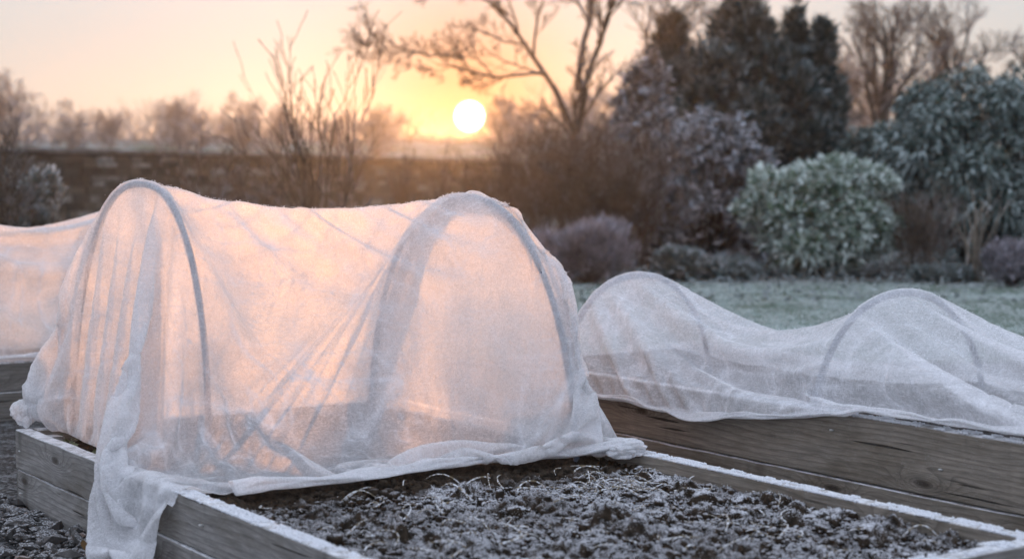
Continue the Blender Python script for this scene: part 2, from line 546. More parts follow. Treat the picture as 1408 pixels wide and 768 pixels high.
def plank_mesh(length, th, h, seed):
    """rounded board, long axis x from 0, thickness y 0..th, height z 0..h"""
    rng = np.random.default_rng(seed)
    c = 0.006
    prof = []
    for (cy_, cz, a0) in ((th - c, h - c, 0), (c, h - c, 90), (c, c, 180), (th - c, c, 270)):
        for k in range(4):
            a = R(a0 + k * 30)
            prof.append((cy_ + c * math.cos(a), cz + c * math.sin(a)))
    prof = np.array(prof); k = len(prof)
    n = max(6, int(length / 0.03))
    x = np.linspace(0, length, n)
    V = np.zeros((n, k, 3))
    V[..., 0] = x[:, None]
    V[..., 1] = prof[:, 0]; V[..., 2] = prof[:, 1]
    ph = rng.uniform(0, 6, 4)
    bow = 0.003 * np.sin(x * 1.7 + ph[0]) + 0.0015 * np.sin(x * 6 + ph[1])
    V[..., 1] += bow[:, None]
    wear = lattice_noise(np.c_[x, x * 0], 0.09, seed) * 0.002
    V[..., 2] += np.where(prof[:, 1] > h / 2, 1, 0)[None] * wear[:, None]
    i = np.arange(n - 1)[:, None] * k + np.arange(k)[None]
    j = np.arange(n - 1)[:, None] * k + (np.arange(k)[None] + 1) % k
    Q = np.stack([i, i + k, j + k, j], -1).reshape(-1, 4)[:, ::-1]
    T = []
    for e, fl in ((0, 1), ((n - 1) * k, 0)):
        cap = np.stack([np.full(k - 2, e), e + np.arange(1, k - 1), e + np.arange(2, k)], -1)
        T.append(cap if fl == 0 else cap[:, ::-1])
    return V.reshape(-1, 3), [Q, np.concatenate(T)[:, ::-1]]
_ps = [10]
def plank(parent, length, th, h, x, y, z, rz, mat, label=None, name='plank'):
    _ps[0] += 1
    v, f = plank_mesh(length, th, h, _ps[0])
    o = mesh_obj(name, v, f, mat, parent, smooth=False)
    o.location = (x, y, z); o.rotation_euler = (0, 0, rz)
    if label: o['label'] = label
    return o
def frost_rim(parent, x0, x1, y0, y1, z, rz, origin, n, seed, rmax=0.0042):
    """coarse hoar crystals along the top of a board"""
    rng = np.random.default_rng(seed)
    P = np.c_[rng.uniform(x0, x1, n), rng.uniform(y0, y1, n), np.full(n, z)]
    # heavier along both arrises
    e = rng.random(n) < 0.45
    P[e, 1] = np.where(rng.random(e.sum()) < 0.5, y0 + np.abs(rng.normal(0, 0.003, e.sum())), y1 - np.abs(rng.normal(0, 0.003, e.sum())))
    keep = lattice_noise(P, 0.035, seed) + 0.55 * lattice_noise(P, 0.009, seed + 1) > -0.05
    P = P[keep]
    v, f = blobs(P, rng.uniform(0.0012, rmax, len(P)), rng, ICO1, 0.35, (1, 1, 1))
    o = mesh_obj('frost', v, f, M_FROST, parent)
    o['kind'] = 'stuff'
    o.location = origin; o.rotation_euler = (0, 0, rz)
    return o
def bolt(parent, x, y, z, rz):
    v, f = blobs(np.zeros((1, 3)), [0.008], np.random.default_rng(3), ICO2, 0.0, (1, 0.4, 1))
    o = mesh_obj('screw', v, f, M_ZINC, parent, True)
    o.location = (x, y, z); o.rotation_euler = (0, 0, rz)

T_B = 0.055      # board thickness
BED_A, BED_B, BED_H = 3.215, 1.45, 0.28
bed = local(empty('raised_bed'))
tag(bed, 'grey weathered timber raised bed in the foreground, half of it bare frosty soil', 'raised bed', 'timber raised beds')
for k, z in enumerate((0.0, 0.142)):
    hh = 0.139
    plank(bed, BED_A, T_B, hh, 0, -T_B + .01, z, 0, M_WOOD)                          # left side
    plank(bed, BED_A, T_B, hh, 0, BED_B, z, 0, M_WOOD_B)                           # right side
    plank(bed, BED_B - .014, T_B, hh, T_B - .0, .012, z, R(90), M_WOOD_B)           # far end
    plank(bed, BED_B - .014, T_B, hh, BED_A - .006, .012, z, R(90), M_WOOD)          # near end
for (x, y) in ((T_B + .002, .014), (T_B + .002, BED_B - .074), (BED_A - T_B - .078, BED_B - .074)):
    plank(bed, 0.07, 0.07, 0.262, x, y, 0.0, 0, M_WOOD, name='corner_post')
strip = plank(bed, 0.028, 0.03, 0.275, -0.03, -T_B + .014, 0, 0, M_WOOD_D, name='end_batten')
frost_rim(bed, 1.35, BED_A, 0.002, T_B - .002, BED_H + .002, 0, (0, -T_B + .01, 0), 5000, 5)
frost_rim(bed, 1.5, BED_A, 0.002, T_B - .002, BED_H + .002, 0, (0, BED_B, 0), 9000, 6)
frost_rim(bed, 0.0, BED_B - .014, 0.002, T_B - .002, BED_H + .002, R(90), (BED_A - .006, .012, 0), 4000, 7)
for (x, z) in ((0.045, .06), (0.045, .21), (1.6, .07), (1.6, .22)):
    bolt(bed, x, -T_B + .008, z, 0)

# second bed, right, a little taller
B2_A0, B2_B0, B2_L, B2_W, B2_H = 0.15, 1.95, 4.6, 1.02, 0.42
bed2 = local(empty('raised_bed'), B2_A0, B2_B0)
tag(bed2, 'brown timber raised bed on the right under the low fleece tunnel', 'raised bed', 'timber raised beds')
for k in (0, 1):
    hh, z = 0.207, k * 0.211
    plank(bed2, B2_L, T_B, hh, 0, 0, z, 0, M_WOOD_B)
    plank(bed2, B2_L, T_B, hh, 0, B2_W, z, 0, M_WOOD_B)
    plank(bed2, B2_W - T_B - .004, T_B, hh, T_B, T_B + .002, z, R(90), M_WOOD_B)
    plank(bed2, B2_W - T_B - .004, T_B, hh, B2_L, T_B + .002, z, R(90), M_WOOD_B)
for x in (T_B + .002, 2.2, B2_L - T_B - .075):
    plank(bed2, 0.07, 0.06, 0.40, x, T_B + .002, 0, 0, M_WOOD_B, name='inner_post')
frost_rim(bed2, 1.3, 3.3, 0.002, T_B - .002, B2_H, 0, (0, 0, 0), 5000, 8)
bolt(bed2, 1.87, -.002, .362, 0)
for z in (.10, .30):
    bolt(bed2, 2.32, -.002, z, 0)

# third bed, behind on the left
B3_A1, B3_B0, B3_L, B3_W, B3_H = -2.1, -1.6, 3.6, 1.15, 0.28
bed3 = local(empty('raised_bed'), B3_A1, B3_B0)      # its front board runs along y at x = 0, the bed lies towards -x
tag(bed3, 'dark timber raised bed behind on the left with a fleece tunnel above it', 'raised bed', 'timber raised beds')
for k in (0, 1):
    hh, z = 0.139, k * 0.142
    plank(bed3, B3_L, T_B, hh, 0, 0, z, R(90), M_WOOD_D)
    plank(bed3, B3_L, T_B, hh, -B3_W, 0, z, R(90), M_WOOD_D)
    plank(bed3, B3_W - T_B - .004, T_B, hh, -B3_W + .002, B3_L - T_B, z, 0, M_WOOD_D)
    plank(bed3, B3_W - T_B - .004, T_B, hh, -B3_W + .002, 0, z, 0, M_WOOD_D)
frost_rim(bed3, 0.6, 3.0, 0.002, T_B - .002, B3_H + .002, R(90), (0, 0, 0), 4000, 9)

# ------------------------------------------------------------------ hoops and fleece, draped by a small cloth solver
def hoop(H, rad, label):
    v, f = tubes([H], [np.full(len(H), rad)], 10)
    o = mesh_obj('hoop', v, f, M_PIPE, None, True)
    local(o)
    return tag(o, label, 'hoop', 'grey plastic hoops under the fleece')
def collider(hoops, boxes, floor, rad):
    def collide(X, P):
        for H in hoops: hoop_collide(X, P, H, rad[0])
        for lo, hi in boxes: box_collide(X, P, lo, hi)
        fl = floor(X[..., 0], X[..., 1])
        m_ = X[..., 2] < fl
        if m_.any():
            d = X[m_] - P[m_]
            X[m_] -= .7 * d * np.array([1, 1, 0])
            z = X[..., 2]; z[m_] = fl[m_]
    return collide
def arclen(H):
    return np.r_[0, np.cumsum(np.linalg.norm(np.diff(H, axis=0), axis=1))]
def sheet_over(hoops, stations, flap0, flap1, t_back, t_len, ds, rng, axis):
    """flat start: the sheet follows the hoops and runs on straight beyond the first and last of them"""
    s0, s1 = stations[0] - flap0, stations[-1] + flap1
    ns, nt = int((s1 - s0) / ds) + 1, int(t_len / ds) + 1
    s = s0 + np.arange(ns) * ds
    tm = np.arange(nt) * ds
    prof = []
    for H in hoops:
        l = arclen(H); mid = l[len(l) // 2]
        q = tm - t_back + mid
        P = np.stack([np.interp(q, l, H[:, k]) for k in range(3)], 1)
        d = H[-1] - H[0]; d[2] = 0; d /= np.linalg.norm(d)
        for msk, lim, sg in ((q > l[-1] - .12, l[-1] - .12, 1), (q < .12, .12, -1)):
            base = np.array([np.interp(lim, l, H[:, k]) for k in range(3)])
            P[msk] = base + np.outer(np.abs(q[msk] - lim), d * sg)
        prof.append(P)
    X = np.zeros((ns, nt, 3))
    ax = np.array(axis, float)
    for i in range(ns):
        if s[i] <= stations[0]: X[i] = prof[0] + ax * (s[i] - stations[0])
        elif s[i] >= stations[-1]: X[i] = prof[-1] + ax * (s[i] - stations[-1])
        else:
            k = np.searchsorted(stations, s[i]) - 1
            f = (s[i] - stations[k]) / (stations[k + 1] - stations[k])
            X[i] = prof[k] * (1 - f) + prof[k + 1] * f
    X[..., 2] += .03
    X += rng.normal(0, .004, X.shape)
    return X, s, tm
def drape(X, s, ds, collide, rad, pins, rng, n0, n1, n2, pleat=None, cut=None):
    """let the sheet fall, draw its gathered edges to where they are tucked, let it settle, then refine once.
    pins: list of (index tuple, targets)"""
    W = np.ones(X.shape[:2])
    rt = np.full(X.shape[:2], ds) if cut is None else ds * cut
    rad[0] = .026
    X, V = relax(X, W, ds, rt, None, n0, collide, g=-2.5)
    st = [X[ix].copy() for ix, _ in pins]
    for ix, _ in pins: W[ix] = 0
    for k in range(14):
        e = (k + 1) / 14
        for (ix, tg), s0 in zip(pins, st):
            X[ix] = s0 + (tg - s0) * e + np.array([0, 0, .12]) * math.sin(math.pi * e)
        X, V = relax(X, W, ds, rt, None, 40, collide, V=V, g=-1.5)
    X, V = relax(X, W, ds, rt, None, n1, collide, V=V, g=-1.2)
    X = up2(X); W = up2(W[..., None])[..., 0]
    W = (W > .5).astype(float)
    X += rng.normal(0, .0012, X.shape) * (W[..., None] > 0)
    if pleat is not None:                                       # start the slack off as soft pleats running down from the ridge
        T1, T2 = np.gradient(X, axis=0), np.gradient(X, axis=1)
        N = np.cross(T1, T2); N /= np.linalg.norm(N, axis=-1, keepdims=True) + 1e-9
        X += N * pleat(X.shape[0], X.shape[1])[..., None] * (W[..., None] > 0)
    rad[0] = .0185
    X, V = relax(X, W, ds / 2, up2(rt[..., None])[..., 0] / 2, None, n2, collide, bend=.03, g=-.5)
    return X
def interp3(f, fs, pts):
    pts = np.array(pts)
    return np.stack([np.interp(f, fs, pts[:, k]) for k in range(3)], 1)
def knot(parent, a, b, z, r, seed, stretch=(1.0, .85, .8), name='knot'):
    """the fleece twisted into a ball at a corner"""
    v, f = ico(5)
    rng = np.random.default_rng(seed)
    d = v.copy()
    n1 = lattice_noise(v * 1.0 + seed, .7, seed); n2 = np.abs(lattice_noise(v + seed, .35, seed + 1)); n3 = np.abs(lattice_noise(v + 3, .16, seed + 2))
    rr = 1 + .28 * n1 - .22 * (1 - n2) ** 3 - .08 * (1 - n3) ** 3
    d = v * rr[:, None] * np.array(stretch) * r
    o = mesh_obj(name, d + np.array([a, b, z]), f, M_HEM, parent, True)
    return o
def fleece_obj(X, seed=1, along=1.0, name='fleece_cover', mat=None):
    """smooth in-between points, then fine creases: long ones along the ridge, steep ones lower down"""
    X = up2(X)
    ns, nt = X.shape[:2]
    T1, T2 = np.gradient(X, axis=0), np.gradient(X, axis=1)
    N = np.cross(T1, T2); N /= np.linalg.norm(N, axis=-1, keepdims=True) + 1e-9
    sg, tg = np.meshgrid(np.arange(ns) * .01, np.arange(nt) * .01, indexing='ij')
    w1 = np.c_[sg.ravel(), tg.ravel()]
    wob = np.c_[lattice_noise(w1, .35, seed), lattice_noise(w1, .35, seed + 1)] * .12 + np.c_[lattice_noise(w1, .12, seed + 8), lattice_noise(w1, .12, seed + 9)] * .03
    q = w1 + wob
    def lines(fs, ft, sd, p=6):
        n_ = lattice_noise(np.c_[q[:, 0] / fs, q[:, 1] / ft], 1.0, sd)
        gate = np.clip(lattice_noise(np.c_[q[:, 0], q[:, 1]], .30, sd + 50) * 1.6 + .25, 0, 1)
        return (np.clip(1 - np.abs(n_) * 2.2, 0, 1) ** p * gate).reshape(ns, nt)
    low = np.clip((X[..., 2].max() - X[..., 2]) / (X[..., 2].max() - X[..., 2].min()) * 1.5, 0, 1)
    c = lines(.055, .45, seed + 2) * (.25 + .75 * low) + lines(.40, .06, seed + 3) * (1 - .7 * low) + .7 * lines(.14, .14, seed + 4) + .5 * lines(.05, .05, seed + 5, 8)
    X = X + N * (c * .007 * along)[..., None]
    u, w = np.meshgrid(np.linspace(0, 1, ns), np.linspace(0, 1, nt), indexing='ij')
    o = mesh_obj(name, X.reshape(-1, 3), grid_faces(ns, nt), mat or M_FLEECE, None, True, np.stack([u, w], -1).reshape(-1, 2))
    set_attr(o, 'crease', np.clip(c, 0, 1).ravel())
    return local(o)
def set_attr(o, name, per_vert):
    a = o.data.attributes.new(name, 'FLOAT', 'POINT')
    a.data.foreach_set('value', np.asarray(per_vert, np.float32))
def hem_roll(path, parent, seed, width=0.05, thick=0.02):
    """the rolled, twisted lower edge of a fleece sheet"""
    rng = np.random.default_rng(seed)
    path = np.asarray(path)
    l = arclen(path); n = max(30, int(l[-1] / .008))
    q = np.linspace(0, l[-1], n)
    P = np.stack([np.interp(q, l, path[:, k]) for k in range(3)], 1)
    k_ = np.ones(9) / 9
    for c in range(3):
        pad = np.r_[np.full(4, P[0, c]), P[:, c], np.full(4, P[-1, c])]
        P[:, c] = np.convolve(pad, k_, 'valid')
    t = np.gradient(P, axis=0); t /= np.linalg.norm(t, axis=1)[:, None] + 1e-9
    s_ = np.cross(t, [0, 0, 1.0]); s_ /= np.linalg.norm(s_, axis=1)[:, None] + 1e-9
    u_ = np.cross(s_, t)
    m_ = 20
    a = np.arange(m_) * 2 * math.pi / m_
    qn = np.c_[q, q * 0 + seed]
    wd = width * (1 + .45 * lattice_noise(qn, .16, seed) + .2 * lattice_noise(qn, .05, seed + 1))
    tk = thick * (1 + .5 * lattice_noise(qn, .10, seed + 2))
    tw = .5 * lattice_noise(qn, .22, seed + 3)
    V = np.zeros((n, m_, 3))
    for i in range(m_):
        fold = 1 + .28 * np.sin(3 * a[i] + q * 9 + seed) + .14 * np.sin(5 * a[i] - q * 23)
        x = np.cos(a[i]) * wd / 2 * fold; z = np.sin(a[i]) * tk / 2 * fold
        xx = x * np.cos(tw) - z * np.sin(tw); zz = x * np.sin(tw) + z * np.cos(tw)
        V[:, i] = P + s_ * xx[:, None] + u_ * (zz + tk * .35)[:, None]
    i = np.arange(n - 1)[:, None] * m_ + np.arange(m_)[None]
    j = np.arange(n - 1)[:, None] * m_ + (np.arange(m_)[None] + 1) % m_
    o = mesh_obj('rolled_hem', V.reshape(-1, 3), np.stack([i, j, j + m_, i + m_], -1).reshape(-1, 4), M_HEM, parent, True)
    return o

# main tunnel -------------------------------------------------
SOIL_Z = 0.235
H1 = hoop_pts((0.0, .15, .12), (.80, .33, .12), 1.150, lean=(0, .03))
H2 = hoop_pts((.06, 1.36, .12), (1.44, 1.36, .12), 1.100, pw=2.2)
hoop(H1, .011, 'grey plastic hoop arched at the left end of the tall fleece tunnel')
hoop(H2, .011, 'wide grey plastic hoop at the right end of the tall fleece tunnel')
def main_floor(x, y):
    ins = (x > 0) & (y > 0) & (y < BED_B) & (x < BED_A)
    return np.where(ins, SOIL_Z + .026, .014)
mboxes = [(np.array(l) - .007, np.array(h) + .007) for l, h in
          (((-.05, -T_B + .01, -.1), (BED_A, .01, BED_H)), ((-.03, -T_B, -.1), (T_B, BED_B + T_B, BED_H)), ((-.05, BED_B, -.1), (BED_A, BED_B + T_B, BED_H)))]
rad = [.026]
rng = np.random.default_rng(3)
X0, s_, tm_ = sheet_over([H1, H2], [0, 1.34], .82, .92, 1.14, 2.81, .04, rng, (0, 1, 0))
hi = np.where((s_ >= -.24) & (s_ <= 1.58))[0]
f = np.linspace(0, 1, len(hi))
hem_t = interp3(f, [0, .04, .08, .3, .6, .85, .95, 1], [(1.42, -.06, .25), (1.43, -.01, .30), (1.44, .06, .27), (1.46, .42, .258), (1.43, .84, .258), (1.45, 1.18, .258), (1.52, 1.34, .27), (1.63, 1.46, .30)])
hem_t[:, 0] += .018 * lattice_noise(np.c_[f, f * 0], .09, 4)
fi = np.where(tm_ <= 2.67)[0]
flap_t = interp3(tm_[fi], [0, .3, .5, 1.7, 2.0, 2.2, 2.67], [(.04, .15, .275), (.03, .12, .275), (.06, .09, .275), (.86, .06, .262), (1.04, -.015, .295), (1.14, -.075, .16), (1.42, -.085, .02)])
flap_t[:, 1] += .012 * lattice_noise(np.c_[tm_[fi], tm_[fi] * 0], .13, 7)
bi = np.where(s_ <= 1.56)[0]
f = np.linspace(0, 1, len(bi))
back_t = interp3(s_[bi], [-.82, -.5, -.15, 1.56], [(.04, .155, .275), (-.02, .16, .29), (-.08, .20, .22), (-.085, 1.42, .22)])
back_t[:, 0] += .02 * lattice_noise(np.c_[s_[bi], s_[bi] * 0], .10, 17)
ri = np.where((s_ >= .07) & (s_ <= 1.27))[0]
rt = int(round(1.14 / .04))
f = np.linspace(0, 1, len(ri))
ap1, ap2 = H1[len(H1) // 2], H2[len(H2) // 2]
f = s_[ri] / 1.34
ridge_t = ap1 * (1 - f[:, None]) + ap2 * f[:, None]
ridge_t[:, 2] += .010 - .070 * np.sin(np.pi * f ** .9)
ei = np.where((tm_ >= .1) & (tm_ <= 2.2))[0]
end_t = interp3(tm_[ei], [.1, 2.2], [(.05, 1.40, .265), (1.46, 1.40, .265)])
end_t[:, 1] += .03 * lattice_noise(np.c_[tm_[ei], tm_[ei] * 0], .14, 27) - .02
cut = np.ones((len(s_), len(tm_)))                              # the front is rolled up into the hem, more of it towards the right
cut[:, tm_ > 1.15] = np.interp(s_, [-.35, 0, .34, 1.34], [1.0, .91, .81, .80])[:, None]
def main_pleat(ns, nt):
    sg, tg = np.meshgrid(-.82 + np.arange(ns) * .02, np.arange(nt) * .02, indexing='ij')
    u = sg + .10 * lattice_noise(np.c_[sg.ravel(), tg.ravel()], .6, 5).reshape(sg.shape)
    q = np.c_[u.ravel(), tg.ravel() * .16]
    w = lattice_noise(q, .085, 6).reshape(sg.shape) + .5 * lattice_noise(q, .045, 8).reshape(sg.shape)
    amp = .080 * np.clip((tg - 1.2) / .8, 0, 1) ** .8 + .05 * np.clip((1.05 - tg) / .8, 0, 1)
    return w * amp
main_hit = collider([H1, H2], mboxes, main_floor, rad)
def main_collide(X, P):
    main_hit(X, P)
    # the far left corner is tied in: the cloth cannot belly out past the boards there
    k_ = (X[..., 2] > .27) & (X[..., 0] < .55)
    X[..., 1] = np.where(k_, np.maximum(X[..., 1], np.interp(X[..., 2], [.3, .7, 1.2], [-.03, .02, .08])), X[..., 1])
    k_ = (X[..., 2] > .27) & (X[..., 1] < .5)
    X[..., 0] = np.where(k_, np.maximum(X[..., 0], -.06), X[..., 0])
XM = drape(X0, s_, .04, main_collide, rad,
           [((hi, -1), hem_t), ((0, fi), flap_t), ((bi, 0), back_t), ((ri, rt), ridge_t), ((-1, ei), end_t)], rng, 700, 500, 450, main_pleat, cut)
fleece = fleece_obj(XM)
tag(fleece, 'tall white fleece tunnel glowing orange, draped over two hoops on the front bed', 'fleece cover', 'white fleece covers over hoops')
hem_roll(XM[2 * hi[0] + 10:2 * hi[-1] + 1, -1] + np.array([0, 0, .008]), fleece, 3, .058, .026)
def ridge_frost(X, parent, n, seed, zmin):
    r_ = np.random.default_rng(seed)
    T1, T2 = np.gradient(X, axis=0), np.gradient(X, axis=1)
    N = np.cross(T1, T2); N /= np.linalg.norm(N, axis=-1, keepdims=True) + 1e-9
    up_ = np.abs(N[..., 2]) * (X[..., 2] > zmin)
    p = (up_.ravel() ** 5); p /= p.sum()
    k = r_.choice(p.size, n, p=p)
    P = X.reshape(-1, 3)[k] + r_.normal(0, .006, (n, 3)) * np.array([1, 1, .0]) + np.array([0, 0, .002])
    v, f_ = blobs(P, r_.uniform(.0006, .0018, n), r_, ICO1, .35, (1, 1, 1))
    o = mesh_obj('frost', v, f_, M_FROST, parent)
    o['kind'] = 'stuff'
ridge_frost(XM, fleece, 2200, 5, .75)
knot(fleece, -.035, -.005, .335, .062, 5)
knot(fleece, 1.60, 1.435, .292, .06, 9, (1.7, 1.15, .55), 'gathered_corner')


# right-hand low tunnel ---------------------------------------
BX, BY = B2_A0, B2_B0
RH = [hoop_pts((.46, 2.80, .30), (.46, 2.02, .30), .768, pw=2.1), hoop_pts((1.88, 2.86, .30), (1.88, 2.0, .30), .775, pw=2.1), hoop_pts((3.35, 2.84, .30), (3.35, 2.0, .30), .762, pw=2.1)]
hoop(RH[0], .0115, 'low grey hoop at the far end of the right bed')
hoop(RH[1], .0115, 'low grey hoop in the middle of the right bed, showing through the fleece')
hoop(RH[2], .0115, 'low grey hoop of the right bed beyond the right edge of the view')
def right_floor(x, y):
    ins = (x > BX) & (y > BY) & (y < BY + B2_W) & (x < BX + B2_L)
    return np.where(ins, .392, .014)
rboxes = [(np.array(l) - .015, np.array(h) + .014) for l, h in
          (((BX, BY, -.1), (BX + B2_L, BY + T_B, B2_H)), ((BX, BY + B2_W, -.1), (BX + B2_L, BY + B2_W + T_B, B2_H)), ((BX, BY, -.1), (BX + T_B, BY + B2_W, B2_H)))]
X0, s_, tm_ = sheet_over(RH, [0, 1.46, 2.94], .5, .15, .85, 1.60, .04, rng, (1, 0, 0))
hi = np.where((s_ >= -.3) & (s_ <= 3.05))[0]
f = np.linspace(0, 1, len(hi))
hem_t = interp3(f, [0, .10, .22, .34, .45, .52, .62, .74, .86, 1], [(.35, 1.922, .33), (.70, 1.922, .33), (1.05, 1.922, .335), (1.40, 1.922, .33), (1.75, 1.922, .36), (2.03, 1.945, .41), (2.35, 1.965, .435), (2.75, 1.98, .435), (3.1, 1.98, .435), (3.5, 1.98, .435)])
hem_t[:, 2] += .008 * lattice_noise(np.c_[f, f * 0], .05, 9) * (hem_t[:, 2] < .4)
XR = drape(X0, s_, .04, collider(RH, rboxes, right_floor, rad), rad, [((hi, -1), hem_t)], rng, 450, 350, 300)
fl2 = fleece_obj(XR, 31, 1.6, mat=M_FLEECE_THICK)
tag(fl2, 'low white fleece tunnel sagging between hoops on the right-hand bed', 'fleece cover', 'white fleece covers over hoops')
ridge_frost(XR, fl2, 1500, 6, .6)
hem_roll(XR[2 * hi[0]:2 * hi[-1] + 1, -1] + np.array([0, -.004, .004]), fl2, 11, .05, .018)

# tunnel behind on the left -----------------------------------
LH = [hoop_pts((-3.05, y, .15), (-2.22, y, .15), 1.04, pw=2.3) for y in (-.85, .30, 1.42)]
hoop(LH[0], .011, 'grey hoop of the left tunnel beyond the left edge of the view')
hoop(LH[1], .011, 'grey hoop under the fleece near the left edge of the view')
hoop(LH[2], .011, 'grey hoop at the end of the left tunnel, hidden by the tall tunnel')
def left_floor(x, y):
    ins = (x > B3_A1 - B3_W) & (x < B3_A1) & (y > B3_B0) & (y < B3_B0 + B3_L)
    return np.where(ins, .245, .014)
lboxes = [(np.array(l) - .006, np.array(h) + .006) for l, h in
          (((B3_A1 - T_B, B3_B0, -.1), (B3_A1, B3_B0 + B3_L, B3_H)), ((B3_A1 - B3_W - T_B, B3_B0, -.1), (B3_A1 - B3_W, B3_B0 + B3_L, B3_H)))]
X0, s_, tm_ = sheet_over(LH, [0, 1.16, 2.28], .2, .55, 1.22, 2.42, .04, rng, (0, 1, 0))
hi = np.where((s_ >= -.1) & (s_ <= 2.6))[0]
f = np.linspace(0, 1, len(hi))
hem_t = interp3(f, [0, .5, 1], [(-2.12, -.95, .30), (-2.11, .45, .30), (-2.13, 1.7, .30)])
hem_t[:, 0] += .012 * lattice_noise(np.c_[f, f * 0], .06, 12)
XL = drape(X0, s_, .04, collider(LH, lboxes, left_floor, rad), rad, [((hi, -1), hem_t)], rng, 500, 300, 200)
fl3 = fleece_obj(XL, 61)
tag(fl3, 'white fleece tunnel behind on the left, partly hidden by the tall one', 'fleece cover', 'white fleece covers over hoops')
hem_roll(XL[2 * hi[0]:2 * hi[-1] + 1, -1] + np.array([0, 0, .004]), fl3, 21, .045, .018)
# ------------------------------------------------------------------ ground, path, lawn, soil
def ground_mat(name, c1, c2, scale, frost=0.3, fcol=(0.62, 0.66, 0.70)):
    m = Mat(name)
    v = m.coord('Object')
    n = m.noise(v, scale, 6, 0.65)
    b = m.noise(v, scale * .13, 4, 0.6)
    c = m.mix(m.maprange(n, .3, .7), c1, c2)
    fm = m.maprange(m.math('ADD', m.math('MULTIPLY', n, .6), m.math('MULTIPLY', b, .5)), .5, .68, 0, frost)
    c = m.mix(fm, c, fcol)
    return m.done(m.principled(c, 0.95, m.bump(n, .6, .02), 0.15))
M_FIELD = ground_mat('field', (.06, .075, .04), (.13, .13, .08), 1.5, .75, (.55, .58, .62))
M_GRAVELBASE = ground_mat('gravel_base', (.018, .016, .015), (.06, .055, .052), 60, .25)
M_LAWN = ground_mat('lawn', (.05, .085, .05), (.10, .14, .09), 9, .6, (.45, .55, .55))
M_BORDER = ground_mat('border_soil', (.03, .024, .018), (.075, .06, .045), 14, .30, (.5, .5, .52))

def sheet(name, pts, z, mat, sub=None):
    v = np.array([(x, y, z) for x, y in pts], float)
    o = mesh_obj(name, v, np.arange(len(pts))[None], mat)
    o['kind'] = 'structure'
    return o
# one ground sheet to the horizon; beyond the wall the frosted field climbs gently
gx = np.concatenate([np.linspace(-300, -60, 13), np.linspace(-50, 50, 51), np.linspace(60, 300, 13)])
gy = np.concatenate([np.linspace(-40, 52, 60), np.linspace(54, 200, 60), np.linspace(212, 405, 12)])
GX, GY = np.meshgrid(gx, gy, indexing='ij')
def field_z(x, y):
    t = np.clip((np.asarray(y, float) - 56) / 110, 0, 1)
    z = 5.0 * t * t * (3 - 2 * t)
    z = z + np.clip((np.asarray(y, float) - 170) / 700, 0, 1) * 3
    return z
GZ = field_z(GX, GY)
GZ = GZ + .25 * lattice_noise(np.c_[GX.ravel(), GY.ravel()], 14, 2).reshape(GZ.shape) * (GY > 60)
o = mesh_obj('ground', np.stack([GX, GY, GZ], -1).reshape(-1, 3), grid_faces(len(gx), len(gy)), M_FIELD, None, True)
o['kind'] = 'structure'
o = sheet('gravel_path', [(-9, -3), (7, -3), (7, 9.0), (2.8, 11.5), (-9, 13)], .004, M_GRAVELBASE)
# the lawn: a lightly rolling sheet with real blades on it
lx, ly = np.linspace(-11, 12, 90), np.linspace(10.2, 18.4, 50)
LX, LY = np.meshgrid(lx, ly, indexing='ij')
LZ = .03 + .015 * lattice_noise(np.c_[LX.ravel(), LY.ravel()], 1.3, 3).reshape(LX.shape)
o = mesh_obj('lawn', np.stack([LX, LY, LZ], -1).reshape(-1, 3), grid_faces(90, 50), M_LAWN, None, True)
o['kind'] = 'structure'
o = sheet('border_soil', [(-20, 17.9), (22, 17.9), (26, 40), (-24, 40)], .05, M_BORDER)

def leaf_mat(name, dark, light, frost, fcol=(.62, .70, .72), rough=.55, trans=.25):
    """foliage; white rime lies on the upper sides, heaviest where the 'rime' attribute is high"""
    m = Mat(name)
    isl = m.island()
    c = m.mix(isl, dark, light)
    up = m.up()
    at = m.node('ShaderNodeAttribute', attribute_name='rime').outputs['Fac']
    n = m.noise(m.coord('Object'), 30, 3, .6)
    f = m.math('MULTIPLY', m.maprange(m.math('ADD', up, m.math('MULTIPLY', n, .8)), -.5, 1.0, .15, 1.0), at)
    f = m.math('MULTIPLY', f, frost)
    c = m.mix(f, c, fcol)
    p = m.principled(c, rough, None, .25)
    t = m.node('ShaderNodeBsdfTranslucent', {'Color': c}).outputs[0]
    return m.done(m.node('ShaderNodeMixShader', {0: trans, 1: p, 2: t}).outputs[0])
def leaves(P, N, L, Wd, rng, curl=.25, rime=None):
    """pointed leaves (two bent quads each) at P growing along N"""
    n = len(P)
    N = N / (np.linalg.norm(N, axis=1)[:, None] + 1e-9)
    r = rng.normal(size=(n, 3)) * .55 + np.array([0, 0, 1.0])
    S = np.cross(N, r); S /= np.linalg.norm(S, axis=1)[:, None] + 1e-9
    U = np.cross(S, N)
    L = np.broadcast_to(L, n)[:, None]; Wd = np.broadcast_to(Wd, n)[:, None]
    droop = -curl * L * np.array([0, 0, 1.0])
    a = P; b = P + N * L * .45 + S * Wd * .5 + U * Wd * .12; c = P + N * L * .45 - S * Wd * .5 + U * Wd * .12
    d = P + N * L + droop; e = P + N * L * .45
    V = np.stack([a, b, d, c, e], 1).reshape(-1, 3)
    i = np.arange(n)[:, None] * 5
    F = np.concatenate([i + np.array([[0, 4, 2]]) * 0 + np.array([[0, 1, 4]]), i + np.array([[1, 2, 4]]), i + np.array([[0, 4, 3]]), i + np.array([[4, 2, 3]])])
    return V, F

